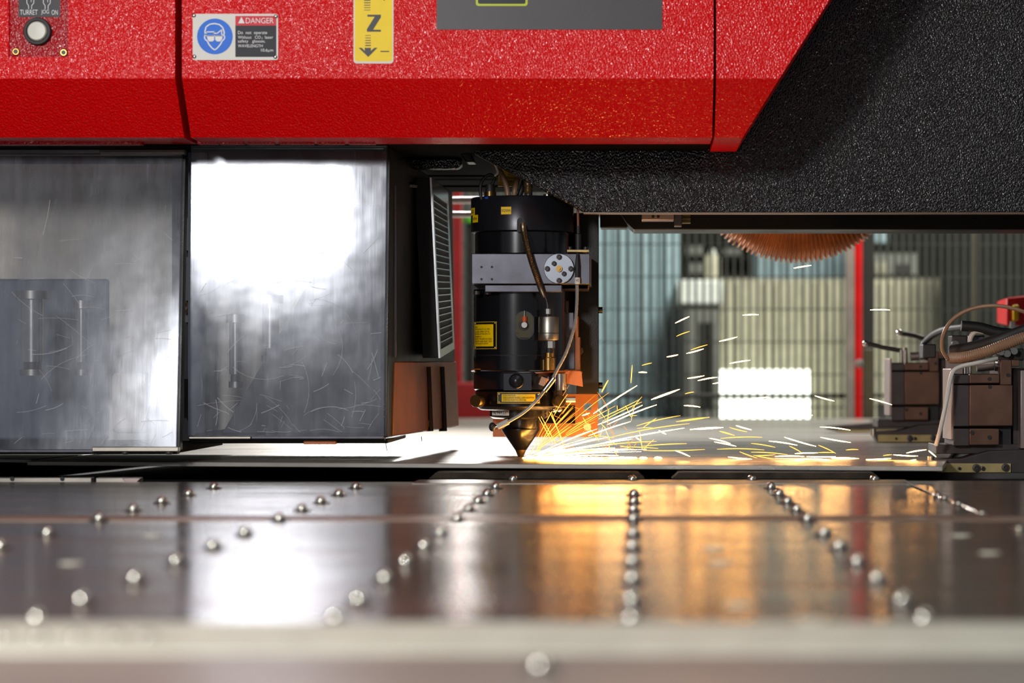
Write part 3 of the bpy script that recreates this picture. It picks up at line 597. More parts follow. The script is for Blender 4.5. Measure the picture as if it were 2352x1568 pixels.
# yellow warning plates on the body and on the focus ring
def warn(fn, x0, y0, x1, y1, lines, tx0, name='warning_plate', hole=True):
    xs = [x0+(x1-x0)*i/8 for i in range(9)]
    pl = plate_on(fn, [(x, y0) for x in xs] + [(x, y1) for x in reversed(xs)], 0.0008, name, M['ink'], lh)
    mb = MB()
    for ya, yb in ((y0+1.2, y0+2.2), (y1-2.2, y1-1.2)):
        for a, b in zip(xs, xs[1:]): put_rect(mb, lambda x, y: fn(x, y, 0.0011), a, ya, b, yb)
    for xa in (x0+0.6, x1-1.8): put_rect(mb, lambda x, y: fn(x, y, 0.0011), xa, y0+1.2, xa+1.2, y1-1.2)
    mrg = 7 if y1-y0 > 40 else 5; mx = 8 if y1-y0 > 40 else 10
    xa, xb = (x0+3 if y1-y0 > 40 else x0+mx), x1-mx
    ys = [xa+(xb-xa)*i/8 for i in range(9)]
    for a, b in zip(ys, ys[1:]): put_rect(mb, lambda x, y: fn(x, y, 0.0011), a, y0+mrg, b, y1-mrg)
    mb.build('yellow_field', M['yellow'], pl)
    mb = MB()
    for tx, a, b, ya, yb in lines: put_text(mb, lambda x, y: fn(x, y, 0.0014), tx, a, ya, b, yb)
    mb.build('lettering', M['ink'], pl)
    if hole:
        for x, y in ((x1-4, y0+4.5), (x1-4, y1-4.5), (x0+4.5, y0+4.5), (x0+4.5, y1-4.5)): MB().ball(fn(x, y, 0.0012), 0.0014, 1, 0.6, 1, 10, 6).build('plate_rivet', M['steel'], pl)
warn(bm, 1092, 739, 1147, 803, [('GEVAAR', 1096, 1102, 750, 753.5), ('STRALING UIT ALS, WEN', 1096, 1131, 755, 759), ('LAZEN OPENT UIT DE', 1096, 1130, 760.5, 764.5), ('BUISDELGEVAARLIJKE LNG', 1096, 1132, 766, 770), ('INWERKT ST.', 1096, 1112, 772, 775.5), ('DEZE STRALING VIA OGEN', 1096, 1136, 777, 781), ('EN/OF HUID MOET ZEER', 1096, 1136, 782.5, 786.5), ('GEVAARLIJK RONDOM.', 1097, 1128, 788, 792)], 0)
rm = cylmap(1196, 104)
lat(1194, [(102, 896), (106, 893), (106, 858), (103, 852)], 'focus_housing', M['anod_gloss'])
# wavy guard rim under the body
mb = MB(); rim = []
for i in range(41):
    a = math.radians(-100 + 200*i/40); rr = 112*S*(1.0 + (0.28 if a > 0.75 else 0.28*max(0, (a-0.2)/0.55))); yy = 849 + 3*math.cos(a*3.1) + (4 if a > 0.3 else 0)
    rim.append((Vector((P(1194, 0, DH).x + math.sin(a)*rr, DH-math.cos(a)*rr*0.86, P(0, yy, DH).z)), Vector((P(1194, 0, DH).x + math.sin(a)*90*S, DH-math.cos(a)*90*S, P(0, yy-1, DH).z))))
t_ = Vector((0, 0, -0.002))
mb.add([p for a, b in rim for p in (a, b, a+t_, b+t_)], [f for i in range(40) for f in ((4*i, 4*i+4, 4*i+5, 4*i+1), (4*i+2, 4*i+3, 4*i+7, 4*i+6), (4*i, 4*i+2, 4*i+6, 4*i+4))])
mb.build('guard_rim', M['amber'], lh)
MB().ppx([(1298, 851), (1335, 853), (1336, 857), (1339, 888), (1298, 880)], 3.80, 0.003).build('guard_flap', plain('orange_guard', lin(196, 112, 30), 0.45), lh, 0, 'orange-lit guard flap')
for x0, x1 in ((1272, 1302),): lat(1287, [(15, 896), (15, 858)], 'guide_post', M['steel'], 0, 24, None, 3.80); lat(1283, [(9, 935), (9, 896)], 'guide_post', M['dark_steel'], 0, 24, None, 3.80)
fm = cylmap(1194, 106)
pad = plate_on(lambda x, y, o: Vector((P(x, y, 3.781).x, 3.781-o, P(x, y, 3.781).z)), [(1157, 858), (1221, 858), (1221, 896), (1157, 896)], 0.003, 'front_pad', M['anod'], lh)
c = P(1186, 875, 3.778); MB().lathe([(17*S, 0), (17*S, -0.002), (15.5*S, -0.003), (14.5*S, -0.002), (14*S, -0.0012), (6*S, -0.004), (0.001, -0.0046)], c, (0, 1, 0), 36).build('pad_button', M['anod'], pad)
lat(1196, [(90, 941), (96, 938), (104, 932), (104, 899), (100, 895)], 'focus_ring', M['nozzle'])
warn(rm, 1148, 899, 1243, 926, [('AVOID EXPOSURE', 1161, 1189, 905.5, 908.5), ('VISIBLE AND/OR INVISIBLE LASER RADIATION', 1161, 1230, 910, 914), ('IS EMITTED FROM THIS APERTURE.', 1161, 1213, 915.5, 919)], 0)
def knob(px, py, D, r, ax, mat, name='clamp_knob', ln=0.016): c = P(px, py, D); a = Vector(ax).normalized(); return MB().lathe([(r*0.9, 0), (r, 0.002), (r, ln-0.002), (r*0.88, ln), (0.0005, ln)], c, a, 28).build(name, mat, lh)
knob(1103, 920, 3.80, 0.0098, (-0.45, -1, 0), M['dark_brass']); knob(1281, 921, 3.785, 0.0095, (0.25, -1, 0), M['dark_brass'])
MB().cyl(P(1290, 917, 3.80), P(1322, 917, 3.80), 0.0046, 20).build('side_rod', M['steel_rough'], lh)
for x, y in ((1273, 941), (1285, 940)): c = P(x, y, 3.80); MB().ball(c, 0.004).build('ring_ball_screw', M['steel'], lh)
lat(1193, [(60, 961), (68, 956), (68, 938)], 'nozzle_holder', M['nozzle'])
nm = cylmap(1193, 68)
xs = [1133+39*i/6 for i in range(7)]; nl = plate_on(nm, [(x, 940) for x in xs] + [(x, 953) for x in reversed(xs)], 0.0006, 'serial_label', M['white'], lh)
mb = MB(); put_text(mb, lambda x, y: nm(x, y, 0.001), 'LPT44676', 1136, 943, 1171, 950, True); mb.build('lettering', M['ink'], nl)
lat(1199, [(38, 990), (41, 986), (41, 960)], 'nozzle_collar', M['nozzle']); lat(1196, [(13, 1033), (44, 987), (44, 984)], 'nozzle_cone', M['nozzle'])
lat(1196, [(3.5, 1052), (5, 1051), (12.5, 1033), (12.5, 1031)], 'nozzle_tip', M['dark_brass'])
# braided cable with fittings
path = spx([(1325, 650, 3.765), (1325, 690, 3.76), (1320, 745, 3.755), (1302, 805, 3.75), (1280, 848, 3.745), (1262, 880, 3.742), (1236, 915, 3.745), (1205, 945, 3.76), (1168, 968, 3.775)], 3.76, 40)
MB().tube(path, [0.0022 if i % 2 else 0.0027 for i in range(len(path))], 10).build('braided_cable', M['cable'], lh)
MB().cyl(P(1272, 868, 3.741), P(1250, 897, 3.741), 0.0044, 16).build('cable_sleeve', M['steel'], lh); MB().cyl(P(1254, 868, 3.755), P(1247, 886, 3.755), 0.009, 6).build('cable_clip', plain('copper_clip', lin(170, 125, 95), 0.35, 0.8), lh)
MB().cyl(P(1167, 968, 3.775), P(1144, 979, 3.78), 0.0045, 16).build('cable_end', M['hose_pale'], lh); MB().cyl(P(1144, 979, 3.78), P(1136, 982, 3.78), 0.003, 12).build('cable_pin', M['steel'], lh)
MB().ball(P(1131, 980, 3.78), 0.0062, 0.85, 1, 1.1).build('cable_cap', M['rubber'], lh)
# probe cable above the block
MB().cyl(P(1327, 470, 3.79), P(1328, 524, 3.79), 0.0019, 10).build('probe_cable', plain('brown_cable', lin(130, 78, 58), 0.5), lh)
MB().lathe([(0.0045, 0), (0.0045, 0.024), (0.0028, 0.025), (0.0028, 0.036)], P(1328, 575, 3.765), (0, 0, 1), 16).build('probe_plug', M['rubber'], lh)
MB().bpx(1302, 573, 1353, 578.5, 3.755, 0.03).build('probe_bracket', M['brass_plate'], lh, 0.0006)
for x in (1309, 1345): MB().lathe([(0.0032, 0), (0.0032, 0.004)], P(x, 573, 3.765), (0, 0, 1), 10).build('probe_screw', M['dark_steel'], lh)
MB().lathe([(0.0033, 0), (0.0033, 0.026), (0.0024, 0.036), (0.0016, 0.044)], P(1326, 650, 3.757), (0, 0, 1), 14).build('probe_socket', M['rubber'], lh)
tgp = MB().lathe([(0.0040, 0), (0.0040, 0.0095)], P(1326, 652, 3.757), (0, 0, 1), 14).build('cable_tag', M['white'], lh)
mb = MB(); tf = lambda x, y: P(x, y, 3.757) + Vector((0, -0.0042, 0)); put_text(mb, tf, 'HS', 1323, 641, 1329, 647); mb.build('lettering', M['ink'], tgp)
# hoses and connectors on top of the drum
for cx, r, y0, y1, m in ((1126, 14, 440, 458, 'dark_brass'), (1126, 11, 424, 441, 'rubber'), (1214, 9, 440, 458, 'dark_steel'), (1258, 10, 446, 458, 'steel'), (1286, 9, 448, 458, 'rubber')): lat(cx, [(r, y1), (r, y0)], 'top_connector', M[m], 0, 20, None, 3.80)
lat(1125, [(13, 457), (13, 453)], 'blue_washer', plain('blue_washer', lin(20, 70, 190), 0.4), 0, 20, None, 3.798)
for pts, r, m in (([(1126, 430, 3.80), (1136, 410, 3.80), (1124, 401, 3.80), (1108, 414, 3.80), (1103, 435, 3.80), (1106, 458, 3.80)], 0.0024, 'rubber'), ([(1167, 458, 3.80), (1164, 430, 3.80), (1152, 400, 3.80), (1135, 375, 3.82)], 0.0042, 'hose_brown'), ([(1180, 458, 3.80), (1184, 430, 3.80), (1192, 400, 3.82)], 0.0040, 'hose_brown'), ([(1190, 458, 3.81), (1200, 430, 3.81), (1206, 405, 3.83)], 0.0040, 'rubber'), ([(1135, 405, 3.8), (1143, 395, 3.8), (1136, 375, 3.8)], 0.002, 'hose_pale'), ([(1268, 458, 3.82), (1262, 440, 3.82), (1250, 425, 3.82)], 0.004, 'rubber')):
    MB().tube(spx(pts, 3.8), r, 10).build('top_hose', M[m], lh)
path = spx([(1213, 446, 3.80), (1213, 425, 3.80), (1210, 400, 3.82)], 3.8, 20); MB().tube(path, [0.0066 if i % 2 else 0.0056 for i in range(len(path))], 12).build('top_hose', plain('hose_gold', lin(150, 130, 96), 0.3, 0.8), lh)
bk = MB().bpx(1144, 388, 1190, 428, 3.93, 0.004).build('rear_label', M['yellow'], lh)
mb = MB(); tf = lambda x, y: P(x, y, 3.929)
for tx, a, b, y in (('DIT', 1168, 1178, 397), ('DESTRALING', 1158, 1186, 406), ('ES DEZE', 1160, 1184, 414)): put_text(mb, tf, tx, a, y, b, y+5)
mb.build('lettering', M['ink'], bk)

# ------------------------------------------------------------------ carriage bracket behind the head
br = thing('carriage_bracket', P(1300, 1003, 3.97), 'black bracket plate behind the laser head, its lower end lit orange', 'bracket')
MB().bpx(1324, 489, 1375, 905, 3.93, 0.02).build('upright_plate', M['black'], br, 0.001)
MB().bpx(1200, 489, 1335, 850, 3.96, 0.02).build('rear_plate', M['black_soft'], br)
for x0, y0, x1, y1, m in ((1258, 690, 1305, 722, 'dark_steel'), (1278, 717, 1318, 775, 'grey_steel'), (1282, 773, 1320, 848, 'grey_steel'), (1320, 725, 1328, 775, 'amber'), (1320, 773, 1332, 850, 'amber')): MB().bpx(x0, y0, x1, y1, 3.86, 0.05).build('guide_block', M[m], br, 0.001)
MB().bpx(1290, 655, 1352, 662, 3.80, 0.05).build('block_ledge', M['amber'], br)
for x, y in ((1332, 806), ): c = P(x, y, 3.90); MB().cyl(c, c+Vector((0, -0.01, 0)), 0.006, 6).build('hex_bolt', M['dark_steel'], br)
for y in (712, 885): c = P(1375, y, 3.94); MB().cyl(c, c+Vector((0.006, 0, 0)), 0.005, 10).build('side_bolt', M['black'], br)
# lower plate with a rectangular cut-out: built as a ring of bars
ring = MB()
D = 3.95
for x0, y0, x1, y1 in ((1132, 905, 1236, 1003), (1236, 972, 1321, 1003), (1236, 905, 1321, 930), (1321, 905, 1342, 1003), (1358, 905, 1374, 1003), (1342, 905, 1358, 926), (1342, 942, 1358, 1003)): ring.bpx(x0, y0, x1, y1, D, 0.006)
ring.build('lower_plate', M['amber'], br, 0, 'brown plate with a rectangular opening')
MB().bpx(1228, 924, 1326, 976, 4.02, 0.005).build('opening_backing', M['black_soft'], br)
c = P(1349, 980, D); MB().lathe([(9*S, 0), (9*S, -0.0015), (0.001, -0.0018)], c, (0, 1, 0), 20).build('pale_plug', M['white'], br)

# ------------------------------------------------------------------ sheet clamps on the carriage
def clamp():
    D = 3.72
    t = thing('sheet_clamp', P(2260, 1086, D+0.05), 'brown steel sheet clamp with hoses nearest the camera', 'clamp', 'sheet clamps in a row')
    def b(n, m, x0, y0, x1, y1, d=0.0, dep=0.11, bev=0.0012): return MB().bpx(x0, y0, x1, y1, D+d, dep).build(n, M[m], t, bev)
    b('clamp_body', 'brown_steel', 2227, 884, 2326, 978); b('body_cheek', 'dark_steel', 2190, 884, 2227, 979, 0.004); b('upper_bar', 'brown_steel', 2227, 859, 2296, 880); b('upper_cheek', 'dark_steel', 2190, 860, 2227, 881, 0.004)
    b('lower_bar', 'brown_steel', 2227, 984, 2295, 1022, 0.002); b('lower_cheek', 'dark_steel', 2190, 984, 2227, 1024, 0.005); b('riser', 'brown_steel', 2297, 826, 2324, 884, 0.001); b('riser_head', 'brown_steel', 2324, 826, 2342, 842, 0.001)
    b('gap_filler', 'black_soft', 2192, 858, 2322, 1020, 0.02, 0.08, 0); b('side_plate', 'pale_steel', 2184, 846, 2191, 1010, 0.005, 0.10); b('rear_body', 'dark_steel', 2326, 845, 2420, 1035, 0.03, 0.2); b('edge_plate', 'pale_steel', 2344, 850, 2420, 1030, 0.0, 0.03)
    b('base_block', 'dark_steel', 2150, 1020, 2420, 1042, 0.02, 0.1)
    MB().ppx([(2144, 1055), (2210, 1053), (2270, 1036), (2420, 1030), (2420, 1086), (2150, 1086), (2140, 1066)], D-0.01, 0.05).build('jaw', M['dark_steel'], t, 0.001)
    jp = b('jaw_plate', 'brass_plate', 2152, 1064, 2322, 1085, -0.014, 0.004, 0.0006)
    for x, y, r in ((2242, 1074, 9), (2257, 1075, 5), (2309, 1073, 9), (2203, 1075, 3.5)):
        c = P(x, y, D-0.014); MB().lathe([(r*D/F, 0), (r*D/F, -0.004), (r*0.5*D/F, -0.0045), (r*0.45*D/F, -0.002)], c, (0, 1, 0), 16).build('plate_bolt', M['dark_steel'], jp)
    c = P(2138, 1057, D-0.004); MB().cyl(c + Vector((0, 0, -0.006)), c + Vector((0, 0, 0.006)), 0.005, 12).build('jaw_tip_screw', M['steel_rough'], t)
    for x, y in ((2273, 870), (2233, 993), (2273, 1004), (2316, 861), (2274, 888)): c = P(x, y, D-0.001); MB().cyl(c, c+Vector((0, 0.004, 0)), 0.0028, 12).build('dowel_hole', M['black_soft'], t)
    for x, r in ((2216, 5), (2228, 4)): MB().cyl(P(x, 860, D+0.03), P(x, 822, D+0.03), r*D/F, 14).build('piston_rod', M['steel'], t)
    MB().cyl(P(2243, 841, D+0.03), P(2282, 838, D+0.03), 0.008, 20).build('air_cylinder', M['pale_steel'], t); MB().cyl(P(2284, 838, D+0.03), P(2292, 838, D+0.03), 0.009, 20).build('cylinder_cap', M['steel'], t)
    return t
k1 = clamp()
k2 = copy_tree(k1, (0, 0.90, 0.019)); k2['label'] = 'brown steel sheet clamp in the middle, behind the nearest clamp'
k3 = thing('sheet_clamp', P(2000, 990, 5.3), 'rearmost sheet clamp, only its flat jaw showing on the sheet', 'clamp', 'sheet clamps in a row')
MB().ppx([(1898, 979), (1960, 975), (2040, 968), (2075, 968), (2075, 992), (1925, 991), (1900, 986)], 5.3, 0.06).build('jaw', M['dark_steel'], k3, 0.001)
MB().bpx(2068, 880, 2150, 992, 5.32, 0.1).build('clamp_body', M['brown_steel'], k3, 0.001); MB().bpx(1925, 987, 2060, 992, 5.292, 0.01).build('jaw_plate', M['brass_plate'], k3)
c = P(2005, 972, 5.32); MB().cyl(c + Vector((0, 0, -0.004)), c + Vector((0, 0, 0.008)), 0.006, 12).build('jaw_screw', M['steel_rough'], k3)
D = 3.72
def hose(nm, pts, r, mat, label, D=3.72, corr=False, n=14):
    p = spx(pts, D, n); o = MB().tube(p, [r*(1.0 if i % 2 else 0.88) for i in range(len(p))] if corr else r, 12).build(nm, M[mat], None); return tag(o, label, 'hose', 'air hoses over the clamps')
hose('air_hose', [(2176, 824, 3.73), (2164, 800, 3.72), (2168, 765, 3.71), (2192, 730, 3.7), (2235, 708, 3.69), (2290, 702, 3.68), (2352, 716, 3.68), (2420, 750, 3.7)], 0.0028, 'hose_brown', 'brown air hose arching in a high loop over the clamps')
hose('air_hose', [(2182, 822, 3.74), (2215, 820, 3.72), (2262, 808, 3.7), (2310, 790, 3.69), (2360, 772, 3.69), (2430, 750, 3.7)], 0.0085, 'hose_brown', 'thick brown ribbed hose slanting over the nearest clamp', 3.72, True, 20)
hose('air_hose', [(2186, 806, 3.8), (2240, 796, 3.78), (2300, 778, 3.76), (2360, 756, 3.76)], 0.009, 'rubber', 'thick black hose lying along the brown ribbed hose')
hose('air_hose', [(2290, 822, 3.71), (2250, 832, 3.70), (2205, 842, 3.70), (2186, 860, 3.70), (2174, 920, 3.69), (2160, 985, 3.69), (2150, 1022, 3.70)], 0.0031, 'hose_pale', 'pale thin hose dropping in front of the nearest clamp to its jaw')
hose('air_hose', [(2232, 800, 4.0), (2228, 780, 4.0), (2240, 762, 4.0), (2262, 762, 4.0), (2300, 768, 4.0), (2350, 760, 4.0)], 0.004, 'hose_pale', 'grey hose bent like a hook behind the thick hoses')
hose('air_hose', [(2120, 826, 4.6), (2118, 806, 4.6), (2128, 782, 4.6), (2165, 758, 4.5), (2230, 748, 4.4)], 0.0055, 'rubber', 'black hose loop above the middle clamp')
hose('air_hose', [(2208, 748, 4.0), (2250, 752, 4.0), (2300, 764, 4.0), (2380, 768, 4.0)], 0.0085, 'rubber', 'black straight hose end above the nearest clamp')
def lever(pts, r, D, label):
    t = thing('clamp_lever', P(pts[-1][0], pts[-1][1]+40, D), label, 'lever', 'clamp levers')
    MB().tube([P(x, y, D) for x, y in pts], r, 10).build('lever_arm', M['dark_steel'], t); MB().ball(P(*pts[0], D), r*1.4).build('lever_end', M['steel'], t); MB().cyl(P(pts[-1][0], pts[-1][1]-8, D), P(pts[-1][0]+2, pts[-1][1]+42, D), r*1.5, 14).build('lever_post', M['steel_rough'], t)
lever([(1988, 788), (2030, 798), (2076, 806)], 0.0042, 4.66, 'dark lever with a bright round end on the middle clamp'); lever([(2066, 764), (2100, 770), (2130, 780)], 0.005, 4.8, 'short dark lever under the black hose loop')
vb = thing('valve_block', P(2290, 828, 3.9), 'cluster of black air valves behind the hoses of the nearest clamp', 'valve')
for x0, y0, x1, y1, m in ((2186, 770, 2222, 822, 'dark_steel'), (2226, 770, 2262, 800, 'grey_steel'), (2290, 800, 2352, 828, 'rubber'), (2120, 790, 2150, 822, 'rubber')): MB().bpx(x0, y0, x1, y1, 4.02, 0.05).build('valve_body', M[m], vb, 0.002)
for x, y in ((2300, 808), (2314, 812), (2330, 806), (2195, 790)): c = P(x, y, 4.0); MB().cyl(c, c+Vector((0, 0.02, 0)), 0.0055, 12).build('valve_fitting', M['steel'], vb)
rb = thing('red_stop_box', P(2340, 745, 4.9), 'red switch box with a yellow tab above the hoses at the frame edge', 'switch box')
MB().hexa([P(2312, 748, 4.9), P(2460, 748, 4.9), P(2460, 668, 4.9), P(2312, 684, 4.9), P(2290, 742, 5.1), P(2440, 742, 5.1), P(2440, 676, 5.1), P(2290, 692, 5.1)]).build('box_shell', M['post_red'], rb, 0.003)
MB().bpx(2327, 700, 2340, 736, 4.89, 0.01).build('yellow_tab', M['yellow'], rb, 0.002); MB().cyl(P(2326, 738, 4.87), P(2324, 760, 4.87), 0.005, 12).build('box_fitting', M['steel'], rb)
cr_ = MB().box((0.64, 3.95, 0.02), (1.5, 6.8, 0.06)); tag(cr_.build('carriage_beam', M['dark_steel'], None, 0.003), 'dark carriage beam beneath the row of clamps', 'beam')

# ------------------------------------------------------------------ flexible duct behind the beam
dt = thing('flexible_duct', P(1828, 605, 4.6), 'copper-brown corrugated duct sagging below the black beam', 'duct')
D = 4.6; s = D/F; cc = P(1828, 344, D); prt = []; rad = []
N = 240
for i in range(N+1):
    a = math.radians(-90 + (-78 + 156*i/N)); prt.append(cc + Vector((math.cos(a)*171*s, 0, math.sin(a)*171*s))); j = R.random()*0.012
    rad.append((90 if i % 4 < 2 else 80)*s*(1 + (0.02 if (i//23) % 5 == 2 and i % 23 > 15 else 0)) )
MB().tube(prt, rad, 40).build('corrugated_tube', M['duct'], dt)
for a in (-168, -12):
    q = math.radians(a); c = cc + Vector((math.cos(q)*171*s, 0, math.sin(q)*171*s)); MB().cyl(c, c+Vector((0, 0, 0.16)), 92*s, 32).build('duct_collar', M['dark_steel'], dt)

# ------------------------------------------------------------------ mesh fence and posts
DF = 7.3
fe = thing('mesh_fence', P(1600, 1400, DF)*1.0, 'dark wire mesh safety fence behind the laser head', 'fence'); ORG[fe.name].z = -0.85; fe.location.z = -0.85
wv = None
def vwire(px):
    global wv, wx
    x = P(px, 0, DF).x
    if wv is None: wv = MB().box((x-0.0034, DF, -0.8), (x+0.0034, DF+0.005, 1.3)).build('vertical_wire', M['wire'], fe); wx = x
    else: again(wv, fe, (x-wx, 0, 0))
px = 1000
while px < 2360:
    vwire(px + R.uniform(-0.6, 0.6)); px += 17.6
hw = None
for py in range(410, 1010, 75):
    z = P(0, py, DF).z
    if hw is None: hw = MB().box((P(990, 0, DF).x, DF+0.005, z-0.0017), (P(2370, 0, DF).x, DF+0.01, z+0.0017)).build('horizontal_wire', M['wire'], fe); hz = z
    else: again(hw, fe, (0, 0, z-hz))
MB().bpx(990, 904, 1985, 914, DF-0.05, 0.03).build('fence_rail', M['rail_dark'], fe, 0.002); MB().bpx(2010, 904, 2400, 912, DF-0.05, 0.03).build('fence_rail', M['rail_dark'], fe, 0.002)
def post(x0, x1, y0, D, mat, label, nm='fence_post', zb=-0.85, w=0.03):
    a, b = P(x0, 0, D), P(x1, y0, D); t = thing(nm, ((a.x+b.x)/2, D, zb), label, 'post')
    MB().box((a.x, D, zb+0.01), (b.x, D+w, b.z)).build('post_tube', M[mat], t, 0.002); MB().box((a.x-0.001, D-0.02, zb), (b.x+0.001, D+w+0.02, zb+0.01)).build('foot_plate', M['rail_dark'], t)
    return t
post(1963, 1980, 380, 7.2, 'post_red', 'slim red post beside the dark column in front of the fence'); post(1943, 1962, 380, 7.2, 'post_pale', 'pale grey post beside the slim red post')
post(1984, 2009, 380, 7.1, 'rail_dark', 'dark brown column beside the slim red post'); post(1984, 2005, 800, 7.0, 'olive', 'short olive post in front of the dark column')
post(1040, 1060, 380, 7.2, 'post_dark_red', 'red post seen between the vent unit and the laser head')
c = P(1974, 835, 7.15); tag(MB().ball(c, 0.012, 1, 0.6, 1).build('reflector', M['white'], None), 'small white round reflector on the slim red post', 'reflector')
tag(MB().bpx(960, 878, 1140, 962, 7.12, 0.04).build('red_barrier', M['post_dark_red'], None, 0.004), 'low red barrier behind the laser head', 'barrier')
gs = thing('green_sign', (P(1078, 0, 7.6).x, 7.6, -0.85), 'small green sign on a pole behind the laser head', 'sign'); MB().bpx(1062, 488, 1095, 512, 7.6, 0.03).build('sign_board', M['green'], gs, 0.003); a = P(1078, 512, 7.6); MB().box((a.x-0.01, 7.61, -0.85), (a.x+0.01, 7.63, a.z)).build('pole', M['rail_dark'], gs)  # green board and pole added in place of a green glow
for y0, y1, D, lb in ((452, 468, 5.0, 'upper grey pipe behind the vent unit and the laser head'), (486, 500, 5.0, 'lower grey pipe behind the vent unit and the laser head')):
    s = D/F; MB().cyl(P(700, (y0+y1)/2, D), P(1420, (y0+y1)/2, D), (y1-y0)/2*s, 20).build('grey_pipe', plain('grey_pipe', lin(150, 140, 138), 0.4), fr)

# ------------------------------------------------------------------ things behind the fence
def ribbed(nm, x0, x1, y0, y1, D, mat, label, cat, pitch=26):
    a, b = P(x0, y1, D), P(x1, y0, D); t = thing(nm, ((a.x+b.x)/2, D, -0.85), label, cat)
    MB().box((a.x, D, -0.85), (b.x, D+0.03, b.z)).build('backing', M[mat], t)
    x = x0 + pitch*0.4; rb_ = None
    while x < x1 - pitch*0.5:
        if rb_ is None: q = P(x, 0, D); rb_ = MB().box((q.x, D-0.02, -0.84), (q.x + pitch*0.45*D/F, D, b.z-0.01)).build('sheeting_rib', M[mat], t, 0.006); r0 = x
        else: again(rb_, t, ((x-r0)*D/F, 0, 0))
        x += pitch
    return t
ribbed('sheeting_wall', 1330, 1560, 400, 980, 9.6, 'bg_blue', 'blue-grey ribbed sheeting behind the fence next to the bracket', 'partition')
ribbed('sheeting_wall', 1722, 1946, 400, 640, 10.6, 'bg_blue', 'blue-grey ribbed sheeting high behind the duct', 'partition', 34)
ribbed('sheeting_wall', 1650, 1944, 640, 850, 10.2, 'bg_cream', 'cream ribbed sheeting behind the fence below the duct', 'partition', 30)
ribbed('sheeting_wall', 2006, 2166, 640, 980, 9.4, 'bg_cream', 'cream ribbed door to the side of the dark column', 'partition', 28)
wn = thing('window_1', P(1740, 975, 9.9), 'bright daylight opening low behind the fence', None, None, 'structure')
MB().bpx(1626, 850, 1862, 905, 9.9, 0.02).build('pane', M['daylight'], wn); MB().bpx(1626, 916, 1862, 985, 9.9, 0.02).build('pane', M['daylight'], wn); MB().bpx(1616, 905, 1872, 916, 9.88, 0.05).build('window_bar', M['rail_dark'], wn)  # glowing panels drawn for the blown-out white patch
rk = thing('storage_rack', P(1640, 1500, 10.0), 'dark storage rack with boxes behind the fence, beside the blue-grey sheeting', 'rack')
MB().bpx(1562, 420, 1728, 632, 10.9, 0.04).build('rack_back', M['bg_dark'], rk)
for y in (548, 586, 628): MB().bpx(1562, y, 1728, y+9, 10.5, 0.4).build('shelf', M['bg_dark'], rk)
for x in (1562, 1720): a = P(x, 420, 10.5); MB().box((a.x, 10.48, -0.85), (a.x+0.02, 10.53, a.z)).build('upright', M['bg_dark'], rk)
for x0, y0, x1, y1 in ((1575, 565, 1618, 586), (1660, 570, 1700, 586), (1578, 604, 1620, 628)): tag(MB().bpx(x0, y0, x1, y1, 10.5, 0.2).build('storage_box', M['bg_grey'], None, 0.004), {1575: 'grey storage box on the middle shelf of the dark rack, sheeting side', 1660: 'grey storage box on the middle shelf of the dark rack, duct side', 1578: 'grey storage box on the lowest shelf of the dark rack'}[x0], 'box', 'boxes on the dark rack')
pb_ = thing('pale_canister', P(1636, 642, 9.3), 'pale rounded canister standing on the white cabinet top behind the fence', 'canister')
MB().lathe([(19*9.3/F, 0), (19*9.3/F, 48*9.3/F), (13*9.3/F, 58*9.3/F)], P(1636, 642, 9.3), (0, 0, 1), 20).build('canister_shell', M['bg_cream'], pb_); MB().lathe([(7*9.3/F, 0), (7*9.3/F, 14*9.3/F)], P(1636, 586, 9.3), (0, 0, 1), 16).build('canister_cap', M['bg_white'], pb_)
mc = thing('machine_cabinet', P(1612, 1400, 9.2), 'dark cabinet with a white top box behind the fence', 'cabinet')
MB().bpx(1556, 642, 1660, 700, 9.2, 0.4).build('top_box', M['bg_white'], mc, 0.01); a, b = P(1572, 0, 9.22), P(1650, 700, 9.22); MB().box((a.x, 9.22, -0.85), (b.x, 9.7, b.z)).build('cabinet_body', M['bg_grey'], mc, 0.01); MB().bpx(1606, 740, 1640, 940, 9.215, 0.01).build('cabinet_door', M['bg_dark'], mc)
dk = thing('dark_partition', P(2300, 1500, 9.0), 'dark panelled partition behind the hoses', 'partition')
for x0, x1 in ((2168, 2234), (2240, 2302), (2308, 2420)): a, b = P(x0, 0, 9.0), P(x1, 380, 9.0); MB().box((a.x, 9.0, -0.85), (b.x, 9.05, b.z)).build('dark_panel', M['bg_dark'], dk, 0.004)
a, b = P(2234, 0, 9.0), P(2240, 380, 9.0); MB().box((a.x, 9.0, -0.85), (b.x, 9.03, b.z)).build('pale_joint', M['olive'], dk)
db_ = thing('dark_locker', (P(2080, 0, 9.9).x, 9.9, -0.85), 'dark locker with pale tins on top, above the cream ribbed door', 'locker')
a, b = P(2006, 0, 9.9), P(2240, 400, 9.9); MB().box((a.x, 9.9, -0.85), (b.x, 10.2, b.z)).build('locker_body', M['bg_dark'], db_); MB().bpx(2006, 582, 2108, 640, 9.85, 0.04).build('locker_front', M['bg_grey'], db_); MB().bpx(2056, 606, 2092, 634, 9.83, 0.02).build('dark_opening', M['black_soft'], db_)
MB().bpx(2006, 630, 2108, 636, 9.76, 0.1).build('locker_shelf', M['bg_dark'], db_)
for i_, x in enumerate((2018, 2034)): tag(MB().lathe([(0.012, 0), (0.012, 0.045), (0.009, 0.05)], P(x, 630, 9.8), (0, 0, 1), 16).build('pale_tin', M['bg_cream'], None), ('small pale tin right against the dark column', 'small pale tin second from the dark column')[i_], 'tin', 'pale tins')
MB().bpx(2006, 520, 2042, 560, 9.88, 0.04).build('pale_vent', M['bg_blue'], db_, 0.01)

